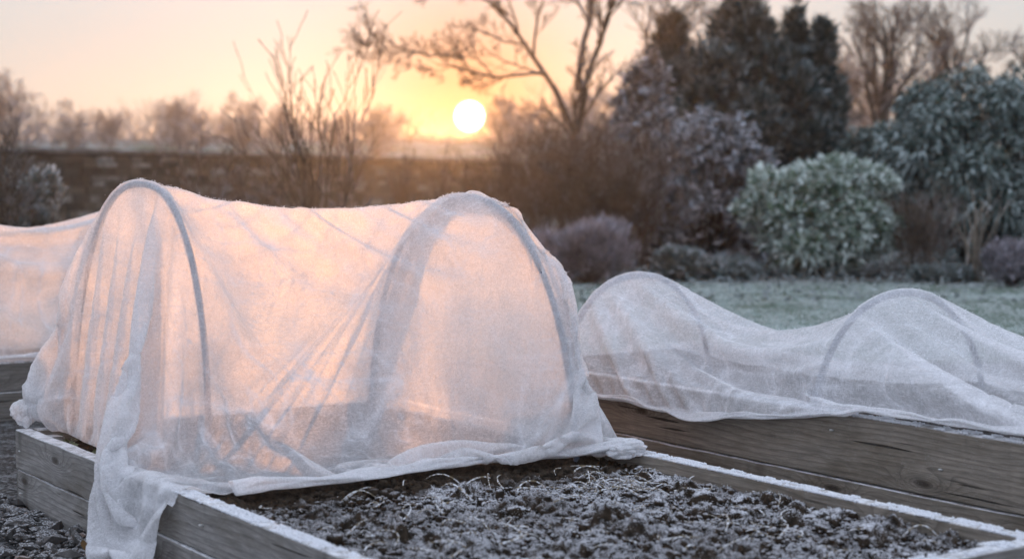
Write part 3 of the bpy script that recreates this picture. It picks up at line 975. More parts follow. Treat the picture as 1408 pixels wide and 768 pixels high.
M_GRASS = leaf_mat('grass', (.06, .085, .055), (.12, .14, .10), 1.0, (.72, .77, .79), .6, .3)
rng = np.random.default_rng(21)
n = 90000
gy_ = 10.3 + 8.0 * rng.random(n) ** .8
gx_ = rng.uniform(-.36, .36, n) * gy_ * 1.05 + .3
tuft = lattice_noise(np.c_[gx_, gy_], .35, 5)
N = np.c_[rng.normal(0, .5, n), rng.normal(0, .5, n), np.ones(n)]
V, F = leaves(np.c_[gx_, gy_, np.full(n, .035)], N, (.045 + .025 * tuft) * rng.uniform(.6, 1.4, n), .007, rng, .5)
o = mesh_obj('grass_blades', V, F, M_GRASS)
set_attr(o, 'rime', np.repeat(np.clip(.95 + .6 * tuft + rng.normal(0, .2, n), 0, 1), 5))
tag(o, 'short frosted grass of the lawn behind the beds', 'grass', kind='stuff')

# loose gravel on the path by the bed's corner
def stone_mat(name, lo, hi, fr):
    m = Mat(name)
    isl = m.island()
    v = m.coord('Object')
    n = m.noise(v, 90, 4, .6)
    c = m.ramp(isl, [(0, lo), (.6, tuple((a + b) / 2 for a, b in zip(lo, hi))), (.93, hi), (1, (.22, .15, .12))])
    c = m.mix(m.maprange(n, .3, .7, 0, .5), c, lo)
    f = m.math('MULTIPLY', m.maprange(m.up(), .35, .95), m.maprange(m.noise(v, 160, 3, .7), .45, .62, 0, fr))
    c = m.mix(f, c, (.70, .72, .76))
    return m.done(m.principled(c, .8, m.bump(n, .4, .004), .3))
M_STONE = stone_mat('gravel', (.03, .028, .027), (.17, .16, .155), .55)
rng = np.random.default_rng(31)
n = 15000
a_ = rng.uniform(-2.2, 2.6, n); b_ = -.07 - 2.2 * rng.random(n) ** 1.5
P = O + a_[:, None] * UA + b_[:, None] * UB
rr = np.clip(rng.lognormal(math.log(.0095), .55, n), .004, .036)
P[:, 2] = .004 + rr * .45 + .012 * (1 + lattice_noise(P, .25, 8)) + rng.uniform(0, .008, n)
V, F = blobs(P, rr, rng, ICO1, .24, (1.3, .95, .65))
o = mesh_obj('gravel', V, F, M_STONE, None, False)
tag(o, 'dark frosted gravel of the path at the corner of the front bed', 'gravel', kind='stuff')

# soil in the front bed: lumps of every size, rimed on top
m = Mat('soil')
v = m.coord('Object')
n1 = m.noise(v, 45, 5, .65)
n2 = m.noise(v, 320, 3, .7)
n3 = m.noise(v, 7, 4, .6)
c = m.mix(m.maprange(n1, .3, .7), (.012, .009, .0065), (.058, .042, .029))
at = m.node('ShaderNodeAttribute', attribute_name='rime').outputs['Fac']
f = m.maprange(m.math('ADD', m.math('MULTIPLY', n2, .65), m.math('ADD', m.math('MULTIPLY', n1, .30), m.math('MULTIPLY', m.maprange(m.up(), .2, 1), .26))), .64, .78)
f = m.math('MULTIPLY', f, at)
c = m.mix(m.math('MULTIPLY', f, .92), c, (.70, .72, .77))
M_SOIL = m.done(m.principled(c, .95, m.bump(m.math('ADD', n2, n1), .8, .006), .15))

def rime_at(a, b):
    """the frost stops a hand's breadth short of the fleece"""
    edge = np.interp(b, [0, .3, .7, 1.05, 1.45], [1.58, 1.64, 1.58, 1.66, 1.62])
    w = .10 * lattice_noise(np.c_[a, b], .16, 41) + .05 * lattice_noise(np.c_[a, b], .05, 42)
    f = np.clip((a + w - edge) / .13, 0, 1)
    return f * np.clip(.72 + .6 * lattice_noise(np.c_[a, b], .20, 44), .15, 1)
def soil_sheet(x0, x1, y0, y1, res, zbase, seed, clods, amp=1.0):
    nx, ny = int((x1 - x0) / res), int((y1 - y0) / res)
    X, Y = np.meshgrid(np.linspace(x0, x1, nx), np.linspace(y0, y1, ny), indexing='ij')
    q = np.c_[X.ravel(), Y.ravel()]
    Z = amp * (.016 * lattice_noise(q, .35, seed) + .010 * lattice_noise(q, .12, seed + 1) + .004 * lattice_noise(q, .04, seed + 2)).reshape(X.shape)
    rng = np.random.default_rng(seed)
    for _ in range(clods):
        r = min(.045, rng.lognormal(math.log(.0092), .50))
        cx, cy_ = rng.uniform(x0, x1), rng.uniform(y0, y1)
        i0, i1 = max(0, int((cx - r - x0) / res)), min(nx, int((cx + r - x0) / res) + 2)
        j0, j1 = max(0, int((cy_ - r - y0) / res)), min(ny, int((cy_ + r - y0) / res) + 2)
        if i1 <= i0 or j1 <= j0: continue
        dx, dy = X[i0:i1, j0:j1] - cx, Y[i0:i1, j0:j1] - cy_
        an = np.arctan2(dy, dx); rr = r * (1 + .22 * np.sin(an * 3 + cx * 90) + .12 * np.sin(an * 5 + cy_ * 70))
        hgt = np.sqrt(np.maximum(0, rr * rr - dx * dx - dy * dy))
        if clods > 5000 and cx < 1.50: r *= .6
        base = Z[i0:i1, j0:j1]
        loc = base.mean() * .4 - .1 * r
        base[:] = np.where(hgt > 0, np.maximum(base, loc + hgt * rng.uniform(.7, 1.0)), base)
    for _ in range(clods // 45):                                  # a few broad lumps that throw shade
        r = rng.uniform(.022, .045)
        cx, cy_ = rng.uniform(x0, x1), rng.uniform(y0, y1)
        if clods > 5000 and cx < 1.62: continue
        d2 = (X - cx) ** 2 + (Y - cy_) ** 2
        k_ = d2 < (1.6 * r) ** 2
        Z[k_] += r * .55 * np.exp(-(d2[k_] / (r * r)) ** 1.6 * 1.2)
    Z += .0016 * lattice_noise(q, .011, seed + 5).reshape(X.shape) + .001 * lattice_noise(q, .006, seed + 6).reshape(X.shape)
    return X, Y, Z + zbase
def bed_soil(x0, x1, y0, y1, res, z, seed, clods, label, rime):
    X, Y, Z = soil_sheet(x0, x1, y0, y1, res, z, seed, clods)
    nx, ny = X.shape
    # close the body downwards so it has depth
    V = np.stack([X, Y, Z], -1).reshape(-1, 3)
    o = mesh_obj('bed_soil', V, grid_faces(nx, ny), M_SOIL, None, True)
    set_attr(o, 'rime', rime(X.ravel(), Y.ravel()))
    local(o)
    tag(o, label, 'soil', kind='stuff')
    return X, Y, Z
SX, SY, SZ = bed_soil(T_B - .042, BED_A - .05, .008, BED_B - .002, .0055, .224, 51, 17000, 'dark lumpy soil in the front bed, white with frost in front of the fleece', rime_at)
bed_soil(B2_A0 + .05, B2_A0 + B2_L, B2_B0 + .05, B2_B0 + B2_W, .02, .345, 52, 500, 'dark bare soil under the low fleece of the right bed', lambda a, b: a * 0 + .15)
bed_soil(B3_A1 - B3_W, B3_A1 - .05, B3_B0 + .05, B3_B0 + B3_L, .02, .235, 53, 500, 'dark bare soil under the fleece of the left bed', lambda a, b: a * 0 + .15)

# loose rimed crumbs and clods lying on the frosty part
rng = np.random.default_rng(61)
n = 8000
a_ = rng.uniform(1.5, BED_A - .08, n); b_ = rng.uniform(.02, BED_B - .02, n)
rr = np.clip(rng.lognormal(math.log(.005), .5, n), .0025, .02)
P = np.c_[a_, b_, .228 + rr * .6 + .014 * lattice_noise(np.c_[a_, b_], .35, 51) + .010 * lattice_noise(np.c_[a_, b_], .12, 52) + rng.uniform(0, .012, n)]
V, F = blobs(P, rr, rng, ICO2, .13, (1, .9, .85))
V += .12 * np.repeat(rr, len(ICO2[0]))[:, None] * lattice_noise(V, .008, 3)[:, None]
o = mesh_obj('soil_crumbs', V, F, M_SOIL, None, True)
set_attr(o, 'rime', np.repeat(np.clip(rime_at(a_, b_) * 1.1, 0, 1), len(ICO2[0])))
local(o)
tag(o, 'small frosted crumbs of earth scattered over the bare bed', 'soil crumbs', kind='stuff')
# hoar needles standing on the lumps
rng = np.random.default_rng(66)
gxx, gyy = np.gradient(SZ, SX[1, 0] - SX[0, 0], axis=0), np.gradient(SZ, SY[0, 1] - SY[0, 0], axis=1)
lapl = SZ - (np.roll(SZ, 3, 0) + np.roll(SZ, -3, 0) + np.roll(SZ, 3, 1) + np.roll(SZ, -3, 1)) / 4
pr = (rime_at(SX.ravel(), SY.ravel()) * np.clip(lapl.ravel() * 600 - .1, .0, 2)).astype(float)
pr /= pr.sum()
k = rng.choice(pr.size, 17000, p=pr)
P = np.c_[SX.ravel()[k], SY.ravel()[k], SZ.ravel()[k] - .0005] + rng.normal(0, .002, (len(k), 3)) * np.array([1, 1, .2])
N = np.c_[-gxx.ravel()[k], -gyy.ravel()[k], np.ones(len(k))]
N = N / np.linalg.norm(N, axis=1)[:, None] + rng.normal(0, .55, (len(k), 3))
ndl = [(P, N)]
CLODS = [(2.22, 1.24, .046), (2.30, 1.31, .034), (2.42, 1.18, .030), (2.62, 1.27, .042), (2.80, 1.31, .036), (2.05, .70, .032), (2.30, .52, .030), (1.90, 1.00, .030), (2.54, .86, .034), (1.95, 1.30, .032)]
# larger clods one could pick up
bv, bf = ICO3
for i, (a, b, r) in enumerate(CLODS):
    v = bv * (1 + .42 * lattice_noise(bv + i * 7, .8, i) + .26 * lattice_noise(bv + i * 5, .38, i + 1) + .14 * lattice_noise(bv, .17, i + 2))[:, None]
    v = v * np.array([1.15, .95, .70]) * r
    c_ = mesh_obj('soil_clod', v, bf, M_SOIL, None, True)
    set_attr(c_, 'rime', np.full(len(v), 1.25))
    zb = float(SZ[np.argmin(np.abs(SX[:, 0] - a)), np.argmin(np.abs(SY[0] - b))])
    local(c_, a, b, zb + r * .10, i * 1.3)
    tag(c_, 'lump of dark earth furred with white frost on the bare bed', 'soil clod', 'frosted clods on the bed')
    kk = rng.choice(len(v), 260)
    kk = kk[bv[kk, 2] > -.1]
    cs, sn = math.cos(i * 1.3), math.sin(i * 1.3)
    rot = np.array([[cs, -sn, 0], [sn, cs, 0], [0, 0, 1]])
    ndl.append((v[kk] @ rot.T + np.array([a, b, zb + r * .10]), bv[kk] @ rot.T + rng.normal(0, .4, (len(kk), 3))))
P = np.concatenate([p for p, _ in ndl]); N = np.concatenate([q for _, q in ndl])
V, F = leaves(P, N, np.clip(rng.lognormal(math.log(.0042), .4, len(P)), .002, .010), .0016, rng, 0)
o = mesh_obj('hoar_needles', V, F, M_FROST)
local(o)
tag(o, 'white hoar frost needles bristling on the earth of the bare bed', 'hoar frost', kind='stuff')
# dead straw and roots, rimed
m = Mat('rimed_straw')
M_STRAW = m.done(m.principled(m.mix(m.maprange(m.noise(m.coord('Object'), 120, 3), .42, .58), (.20, .16, .10), (.72, .74, .78)), .8, None, .2))
paths, rad_ = [], []
rng = np.random.default_rng(71)
for i in range(200):
    a, b = rng.uniform(1.55, 3.0), rng.uniform(.06, 1.38)
    if i < 60: a, b = rng.normal(1.88, .12), rng.normal(1.12, .16)
    az, L = rng.uniform(0, 6.28), rng.uniform(.03, .12)
    t = np.linspace(0, 1, 7)
    bend = rng.normal(0, .9)
    x = a + L * t * np.cos(az + bend * t); y = b + L * t * np.sin(az + bend * t)
    z = .232 + rng.uniform(.006, .025) + L * rng.uniform(-.05, .45) * np.sin(t * rng.uniform(1.5, 3.1)) + .014 * lattice_noise(np.c_[x, y], .35, 51)
    ok = (y > .01) & (y < BED_B - .01)
    if ok.all():
        paths.append(np.c_[x, y, z]); rad_.append(np.linspace(.0022, .0009, 7) * rng.uniform(.8, 1.6))
V, F = tubes(paths, rad_, 5)
o = mesh_obj('straw', V, F, M_STRAW, None, True)
local(o)
tag(o, 'frosted bits of dead straw and roots strewn on the bare bed', 'straw', kind='stuff')

# winter greens in the open corner under the end of the fleece
M_GREEN = leaf_mat('winter_greens', (.035, .05, .012), (.13, .13, .03), .25)
rng = np.random.default_rng(81)
P, N = [], []
for k in range(15):
    c0 = np.array([rng.uniform(.08, .62), rng.uniform(.035, .10), .24])
    for j in range(9):
        d = np.array([rng.normal(), rng.normal(), rng.uniform(.3, 1.2)])
        P.append(c0 + rng.normal(0, .006, 3)); N.append(d)
P, N = np.array(P), np.array(N)
V, F = leaves(P, N, rng.uniform(.02, .045, len(P)), rng.uniform(.01, .022, len(P)), rng, .4)
o = mesh_obj('salad_greens', V, F, M_GREEN)
set_attr(o, 'rime', np.full(len(V), .5))
local(o)
tag(o, 'low green and yellow leaves growing in the corner of the front bed', 'salad plants', kind='stuff')
# ------------------------------------------------------------------ garden wall
def stone_wall():
    root = empty('stone_wall')
    tag(root, 'low wall of rough dark stone with a frosted coping along the back of the garden', 'wall')
    m = Mat('wall_stone')
    isl = m.island()
    v = m.coord('Object')
    n = m.noise(v, 6, 5, .6)
    c = m.ramp(isl, [(0, (.03, .025, .02)), (.35, (.06, .05, .04)), (.8, (.11, .095, .075)), (1, (.26, .25, .23))])
    c = m.mix(m.maprange(n, .35, .65, 0, .6), c, (.06, .06, .045))
    f = m.math('MULTIPLY', m.maprange(m.up(), .3, .9), .6)
    c = m.mix(f, c, (.6, .62, .66))
    MS = m.done(m.principled(c, .9, m.bump(n, .6, .03), .2))
    m = Mat('wall_core')
    MC = m.done(m.principled((.03, .028, .025), .95))
    m = Mat('coping')
    v = m.coord('Object')
    n = m.noise(v, 5, 5, .6)
    c = m.mix(m.maprange(n, .3, .7), (.09, .085, .075), (.17, .16, .15))
    c = m.mix(m.maprange(m.up(), .4, .9, 0, .85), c, (.62, .64, .68))
    MCO = m.done(m.principled(c, .9, m.bump(n, .5, .02), .2))
    # from far left, nearer, to the right, farther off
    pts = [(-260, 33.5), (0, 37.5), (300, 43), (560, 49), (760, 54), (1000, 58), (1500, 66)]
    W = np.array([(at_Y(px, D), D) for px, D in pts])
    top = np.array([z_at(yy, D) for (px, D), yy in zip(pts, (201, 204, 211, 218, 223, 228, 232))])
    l = np.r_[0, np.cumsum(np.linalg.norm(np.diff(W, axis=0), axis=1))]
    def at(s): return np.array([np.interp(s, l, W[:, 0]), np.interp(s, l, W[:, 1])]), np.interp(s, l, top)
    rng = np.random.default_rng(5)
    V, F, k = [], [], 0
    cube = np.array([(x, y, z) for x in (-1, 1) for y in (-1, 1) for z in (-1, 1)], float)
    cf = np.array([(0, 1, 3, 2), (4, 6, 7, 5), (0, 4, 5, 1), (2, 3, 7, 6), (0, 2, 6, 4), (1, 5, 7, 3)])
    z = 0.0
    course = 0
    while z < 2.0:
        h = rng.uniform(.11, .21)
        s = rng.uniform(0, .3)
        while s < l[-1] - .1:
            w = rng.uniform(.22, .62)
            p, t = at(s + w / 2)
            if z + h < t - .02:
                q, _ = at(s + w / 2 + .05)
                d = (q - p) / np.linalg.norm(q - p); nrm = np.array([d[1], -d[0]])
                g = cube * np.array([w / 2 - .012, .14, h / 2 - .01]) * (1 + rng.uniform(-.09, .05, (8, 3)))
                off = rng.uniform(-.025, .03)
                xy = p + g[:, :1] * d + (g[:, 1:2] + off) * nrm
                V.append(np.c_[xy, g[:, 2] + z + h / 2 + rng.uniform(-.008, .008)])
                F.append(cf + k); k += 8
            s += w
        z += h
        course += 1
    mesh_obj('stones', np.concatenate(V), np.concatenate(F), MS, root)
    # core behind the joints, then coping slabs
    n = 60
    ss = np.linspace(0, l[-1], n)
    cv = []
    for s in ss:
        p, t = at(s); q, _ = at(min(s + .05, l[-1])); d = q - p if s < l[-1] else p - at(s - .05)[0]
        d = d / np.linalg.norm(d); nrm = np.array([d[1], -d[0]])
        for sd in (.11, -.16):
            for zz in (0, t - .05):
                cv.append((*(p + nrm * sd), zz))
    i = np.arange(n - 1)[:, None] * 4
    Q = np.concatenate([i + np.array([[0, 4, 5, 1]]), i + np.array([[1, 5, 7, 3]]), i + np.array([[3, 7, 6, 2]])])
    mesh_obj('mortar_core', np.array(cv), Q, MC, root)
    V, F, k = [], [], 0
    s = 0
    while s < l[-1] - 1:
        w = rng.uniform(.7, 1.3)
        p, t = at(s + w / 2); q, _ = at(s + w / 2 + .05)
        d = (q - p) / np.linalg.norm(q - p); nrm = np.array([d[1], -d[0]])
        g = cube * np.array([w / 2 - .006, .24, .045])
        g[:, 2] *= 1 + rng.uniform(-.15, .25)
        xy = p + g[:, :1] * d + g[:, 1:2] * nrm
        V.append(np.c_[xy, g[:, 2] + t - .01 + rng.uniform(-.015, .015)]); F.append(cf + k); k += 8
        s += w
    mesh_obj('coping', np.concatenate(V), np.concatenate(F), MCO, root)
stone_wall()

# ------------------------------------------------------------------ bare trees
def bark(name, c1, c2, rime=.3):
    m = Mat(name)
    v = m.coord('Object')
    n = m.noise(v, 12, 5, .6)
    c = m.mix(m.maprange(n, .3, .7), c1, c2)
    c = m.mix(m.maprange(m.math('ADD', m.up(), m.math('MULTIPLY', n, .5)), .3, 1.1, 0, rime), c, (.55, .56, .60))
    return m.done(m.principled(c, .9, None, .15))
M_BARK = bark('bark', (.035, .028, .022), (.085, .068, .052))
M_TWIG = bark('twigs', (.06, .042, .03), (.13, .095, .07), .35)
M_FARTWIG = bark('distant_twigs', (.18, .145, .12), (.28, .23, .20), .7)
M_PALETWIG = bark('pale_dead_stems', (.14, .115, .09), (.26, .22, .18), .45)

def grow(rng, p, d, L, r, lev, maxlev, out, spread, nkid, up, wander=.16, kidlen=(.5, .8), first=.3):
    n = max(4, int(7 - lev))
    pts = [p]; dd = d
    for i in range(n):
        dd = dd + rng.normal(0, wander, 3) + np.array([0, 0, up * .12])
        dd = dd / np.linalg.norm(dd)
        pts.append(pts[-1] + dd * L / n)
    pts = np.array(pts)
    rr = np.linspace(r, r * (.42 if lev < maxlev else .25), n + 1)
    out.append((lev, pts, rr))
    if lev >= maxlev: return
    k = nkid[min(lev, len(nkid) - 1)]
    for j in range(k):
        f = first + (1 - first) * (j + rng.uniform(.2, .9)) / k
        x = f * n; i = min(int(x), n - 1); q = pts[i] + (pts[i + 1] - pts[i]) * (x - i)
        t = pts[i + 1] - pts[i]; t /= np.linalg.norm(t)
        v = rng.normal(size=3); v -= v @ t * t; v /= np.linalg.norm(v)
        a = R(rng.uniform(*spread))
        nd = t * math.cos(a) + v * math.sin(a)
        grow(rng, q, nd, L * rng.uniform(*kidlen) * (1 - .35 * f), max(.0012, np.interp(x, np.arange(n + 1), rr) * rng.uniform(.5, .7)), lev + 1, maxlev, out, spread, nkid, up, wander, kidlen, .2)
def woody(name, label, cat, group, base, stems, maxlev, seed, mt, mw, spread=(25, 55), nkid=(5, 6, 6, 5), up=.5, trunklev=1, wander=.16, kidlen=(.5, .8), rmin=0.0, first=.3):
    """stems: list of (offset, direction, length, radius)"""
    rng = np.random.default_rng(seed)
    out = []
    for off, d, L, r in stems:
        d = np.array(d, float); d /= np.linalg.norm(d)
        grow(rng, np.array(off, float), d, L, r, 0, maxlev, out, spread, nkid, up, wander, kidlen, first)
    root = empty(name, base)
    tag(root, label, cat, group)
    tr = [(p, r) for l, p, r in out if l <= trunklev]; cr_ = [(p, np.maximum(r, rmin)) for l, p, r in out if l > trunklev]
    V, F = tubes([p for p, _ in tr], [r for _, r in tr], 7)
    mesh_obj('trunk' if cat == 'tree' else 'stems', V, F, mt, root, True)
    if cr_:
        V, F = tubes([p for p, _ in cr_], [r for _, r in cr_], 3, False)
        mesh_obj('crown' if cat == 'tree' else 'twigs', V, F, mw, root)
    return root
def base_at(px, D, dz=0.0):
    return (at_Y(px, D), D, float(field_z(0, D)) + dz)

# the big bare tree right of the sun: a forked trunk behind the brown shrubs
D = 27.0
def limb(px0, y0, px1, y1, D=D, r=.05, dep=0.0):
    a = np.array([at_Y(px0, D) - at_Y(790, D), 0, z_at(y0, D)]); b = np.array([at_Y(px1, D) - at_Y(790, D), dep, z_at(y1, D)])
    return (a, b - a, float(np.linalg.norm(b - a)), r)
woody('bare_tree', 'large bare tree with forked dark trunk right of the sun, long bough reaching left', 'tree', 'bare winter trees', base_at(790, D),
      [limb(800, 346, 793, 120, r=.095), limb(793, 190, 676, -40, r=.055, dep=.4), limb(792, 150, 852, -70, r=.05, dep=-.3), limb(793, 125, 772, -130, r=.06),
       limb(748, 100, 600, 78, r=.032, dep=.5), limb(640, 80, 490, 15, r=.022, dep=.4), limb(700, 20, 560, -50, r=.022), limb(820, 60, 900, -40, r=.03)], 4, 4, M_BARK, M_TWIG,
      nkid=(8, 7, 6, 5), spread=(22, 58), up=.25, wander=.13, rmin=.0035, kidlen=(.35, .65), first=.35)
# other bare trees standing behind the evergreens
for i, (px, D, ytop, r, lab) in enumerate([
        (1206, 46, -75, .22, 'bare tree with a straight pale trunk between the dark conifers and the laurel'),
        (884, 40, -90, .13, 'slim bare tree rising behind the frosted cedar'),
        (1010, 52, -60, .16, 'bare tree behind the broad dark conifer'),
        (1330, 50, -50, .18, 'spreading bare tree behind the big laurel at the right'),
        (1420, 44, -40, .16, 'bare tree cut by the right edge of the view'),
        (1120, 58, 0, .14, 'bare tree behind the twin narrow conifers'),
        (1268, 60, -10, .14, 'fine twigged bare tree right of the straight pale trunk')]):
    b = base_at(px, D); h = z_at(ytop, D) - b[2]
    woody('bare_tree', lab, 'tree', 'bare winter trees', b, [((0, 0, 0), (rng.normal(0, .04), 0, 1), h * .62, r)], 4, 100 + i, M_BARK, M_TWIG,
          nkid=(7, 6, 5, 5), spread=(22, 50), up=.45, wander=.10, rmin=.009, kidlen=(.5, .75), first=.32)
# far trees in the mist beyond the wall
FAR = [(28, 72, 98, 'hazy round headed tree beyond the left end of the wall'), (-70, 85, 120, 'misty bare tree beyond the wall at the left edge'), (95, 105, 150, 'small misty tree second from the left beyond the wall'),
       (150, 120, 152, 'low faint tree beyond the wall, left of the gap'), (252, 88, 124, 'misty bare tree beyond the wall, taller of the pair left of the twiggy shrub'), (318, 92, 134, 'misty bare tree beyond the wall directly left of the twiggy shrub'),
       (398, 100, 150, 'faint bare tree beyond the wall behind the twiggy shrub'), (462, 104, 160, 'faint low tree right of the twiggy shrub'), (520, 84, 150, 'rounded misty tree left of the sun'),
       (742, 84, 112, 'orange lit misty tree just right of the sun'), (790, 80, 100, 'tall misty tree between the sun and the big forked trunk'), (826, 90, 110, 'misty tree behind the forked trunk'),
       (1170, 90, 70, 'far bare tree seen between the conifers and the straight trunk')]
for i, (px, D, ytop, lab) in enumerate(FAR):
    b = base_at(px, D, -.2); h = z_at(ytop, D) - b[2]
    r_ = np.random.default_rng(200 + i)
    stems = [((r_.normal(0, .1), r_.normal(0, .1), 0), (r_.normal(0, .12), r_.normal(0, .1), 1), h * r_.uniform(.66, .8), .05 + .012 * h) for _ in range(2)]
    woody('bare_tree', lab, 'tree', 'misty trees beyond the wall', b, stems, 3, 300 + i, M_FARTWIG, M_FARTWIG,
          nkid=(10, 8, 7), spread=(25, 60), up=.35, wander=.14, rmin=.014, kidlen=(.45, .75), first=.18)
# a long thin hedgerow along the horizon
rng = np.random.default_rng(77)
paths, rr = [], []
for i in range(700):
    px = rng.uniform(-150, 1500); D = rng.uniform(128, 150)
    b = np.array(base_at(px, D)); h = 1.6 + 1.3 * lattice_noise(np.array([[px, 0.]]), 60, 4)[0] + rng.uniform(0, 1.2)
    if 570 < px < 672: h = rng.uniform(.3, .75)
    for j in range(3):
        t = np.linspace(0, 1, 4)[:, None]
        d = np.array([rng.normal(0, .5), rng.normal(0, .4), 1.0]) * max(.3, h)
        paths.append(b + np.array([rng.normal(0, .8), 0, 0]) + t * d + rng.normal(0, .15, (4, 3)) * t); rr.append(np.linspace(.05, .02, 4))
V, F = tubes(paths, rr, 3, False)
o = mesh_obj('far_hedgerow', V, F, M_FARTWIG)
tag(o, 'thin line of misty hedgerow along the horizon', 'hedgerow', kind='stuff')

# ------------------------------------------------------------------ twiggy shrubs
def twiggy(label, px, D, y0, y1, w, nst, seed, mat=None, lev=3, spread=(18, 42), r=.012, up=.5, name='bare_shrub', lean=.5, rmin=.0028, nkid=(6, 5, 4), group='bare twiggy shrubs', kidlen=(.4, .7)):
    """nst stems fanning out from px; tops near picture row y0, base on the ground"""
    b = base_at(px, D, .04); h = z_at(y0, D) - b[2]
    r_ = np.random.default_rng(seed)
    stems = []
    for i in range(nst):
        o_ = (r_.normal(0, w * .16), r_.normal(0, w * .16), 0)
        stems.append((o_, (r_.normal(0, lean * w / h), r_.normal(0, lean * w / h * .7), 1), h * r_.uniform(.55, .9), r * r_.uniform(.7, 1.3)))
    return woody(name, label, 'shrub', group, b, stems, lev, seed + 1, mat or M_TWIG, mat or M_TWIG, spread, nkid, up, 0, .12, kidlen, rmin, .25)
twiggy('tall twiggy shrub with upright bare sticks in front of the wall, left of the sun', 446, 15.5, 96, 280, .70, 10, 401, M_BARK, 2, (15, 40), .013, .5, lean=.42, nkid=(6, 4), rmin=.0035)
twiggy('tangled bare shrub at the foot of the tall upright sticks', 360, 17, 195, 300, .9, 16, 402, M_TWIG, 3, (20, 60), .009, .3, lean=.8)
twiggy('tangled brown shrub before the wall, between the upright sticks and the tall tunnel', 486, 18, 284, 310, 1.2, 22, 403, M_TWIG, 3, (20, 60), .008, .3, lean=.8)
twiggy('low brown shrub under the sun before the wall', 570, 22, 306, 330, 1.6, 26, 404, M_TWIG, 3, (20, 60), .008, .25, lean=.8)
twiggy('low brown shrub behind the right shoulder of the tall tunnel', 652, 22.5, 306, 330, 1.4, 26, 405, M_TWIG, 3, (20, 60), .008, .25, lean=.8)
for i, (px, w_, lab) in enumerate([(556, .13, 'narrow twig clump left of the sun, added to shade the fleece, first of three'), (612, .11, 'narrow twig clump just left below the sun, added to shade the fleece, second of three'),
                                  (657, .11, 'narrow twig clump just right below the sun, added to shade the fleece, last of three')]):
    twiggy(lab, px, 22, 210 + 6 * (i % 2), 310, w_, 12, 440 + i, M_TWIG, 2, (5, 13), .011, .9, lean=.15, nkid=(5, 3), group='upright twig clumps added to shade the fleece', kidlen=(.35, .6))  # clumps added to break the low sun into shade bands on the fleece
twiggy('orange brown twiggy shrub right of the sun', 738, 21.5, 188, 330, .9, 30, 406, M_TWIG, 3, (18, 50), .009, .4, lean=.55)
twiggy('dense brown twiggy shrub under the forked trunk', 790, 20.5, 168, 370, 1.0, 34, 407, M_TWIG, 3, (18, 50), .010, .4, lean=.5)
twiggy('brown twiggy shrub against the frosted cedar', 862, 20.0, 185, 375, .9, 32, 408, M_TWIG, 3, (18, 50), .010, .4, lean=.5)
twiggy('reddish twiggy shrub between the round rhododendron and the big laurel', 1272, 18.6, 262, 392, .6, 22, 409, M_TWIG, 3, (18, 45), .008, .45, lean=.5)
twiggy('pale upright dead stalks in front of the big laurel', 1342, 17.6, 236, 398, .35, 9, 410, M_PALETWIG, 1, (10, 28), .014, .5, lean=.4, nkid=(3,), rmin=.004)
twiggy('dark frosted twigs at the left edge in front of the wall', 4, 15.0, 178, 300, .6, 9, 411, M_BARK, 3, (20, 50), .010, .4, lean=.6)

# ------------------------------------------------------------------ leafy shrubs and conifers
def ellipsoid_points(rng, n, blobs_, shell=.45):
    """points near the surface of a heap of ellipsoids (centre, radii); returns points, outward normals, depth 0 inside .. 1 outside"""
    vol = np.array([np.prod(b[1]) ** (2 / 3) for b in blobs_]); k = rng.choice(len(blobs_), n, p=vol / vol.sum())
    C = np.array([b[0] for b in blobs_], float)[k]; Rd = np.array([b[1] for b in blobs_], float)[k]
    d = rng.normal(size=(n, 3)); d /= np.linalg.norm(d, axis=1)[:, None]
    f = 1 - shell * rng.random(n) ** 2
    P = C + d * Rd * f[:, None]
    N = d / Rd; N /= np.linalg.norm(N, axis=1)[:, None]
    return P, N, (f - (1 - shell)) / shell
def heap(rng, w, h, dpt, n, lo=.18, jit=.25, rb=.34, top=1.0):
    """ellipsoid lumps filling a mound of width w, height h"""
    out = [((0, 0, h * .45), (w * .40, dpt * .40, h * .45))]
    for i in range(n):
        a = rng.uniform(0, 2 * math.pi); e = rng.uniform(lo, 1)
        z = h * (.12 + .72 * e * top); rr = math.sqrt(max(.08, 1 - ((z / h - .35) / .72) ** 2))
        r0 = rng.uniform(.6, 1.05) * rb
        out.append(((math.cos(a) * rr * w * .5 * (1 - r0 * .75), math.sin(a) * rr * dpt * .5 * (1 - r0 * .75), z), (r0 * w * .5, r0 * dpt * .5, r0 * h * .40)))
    return out
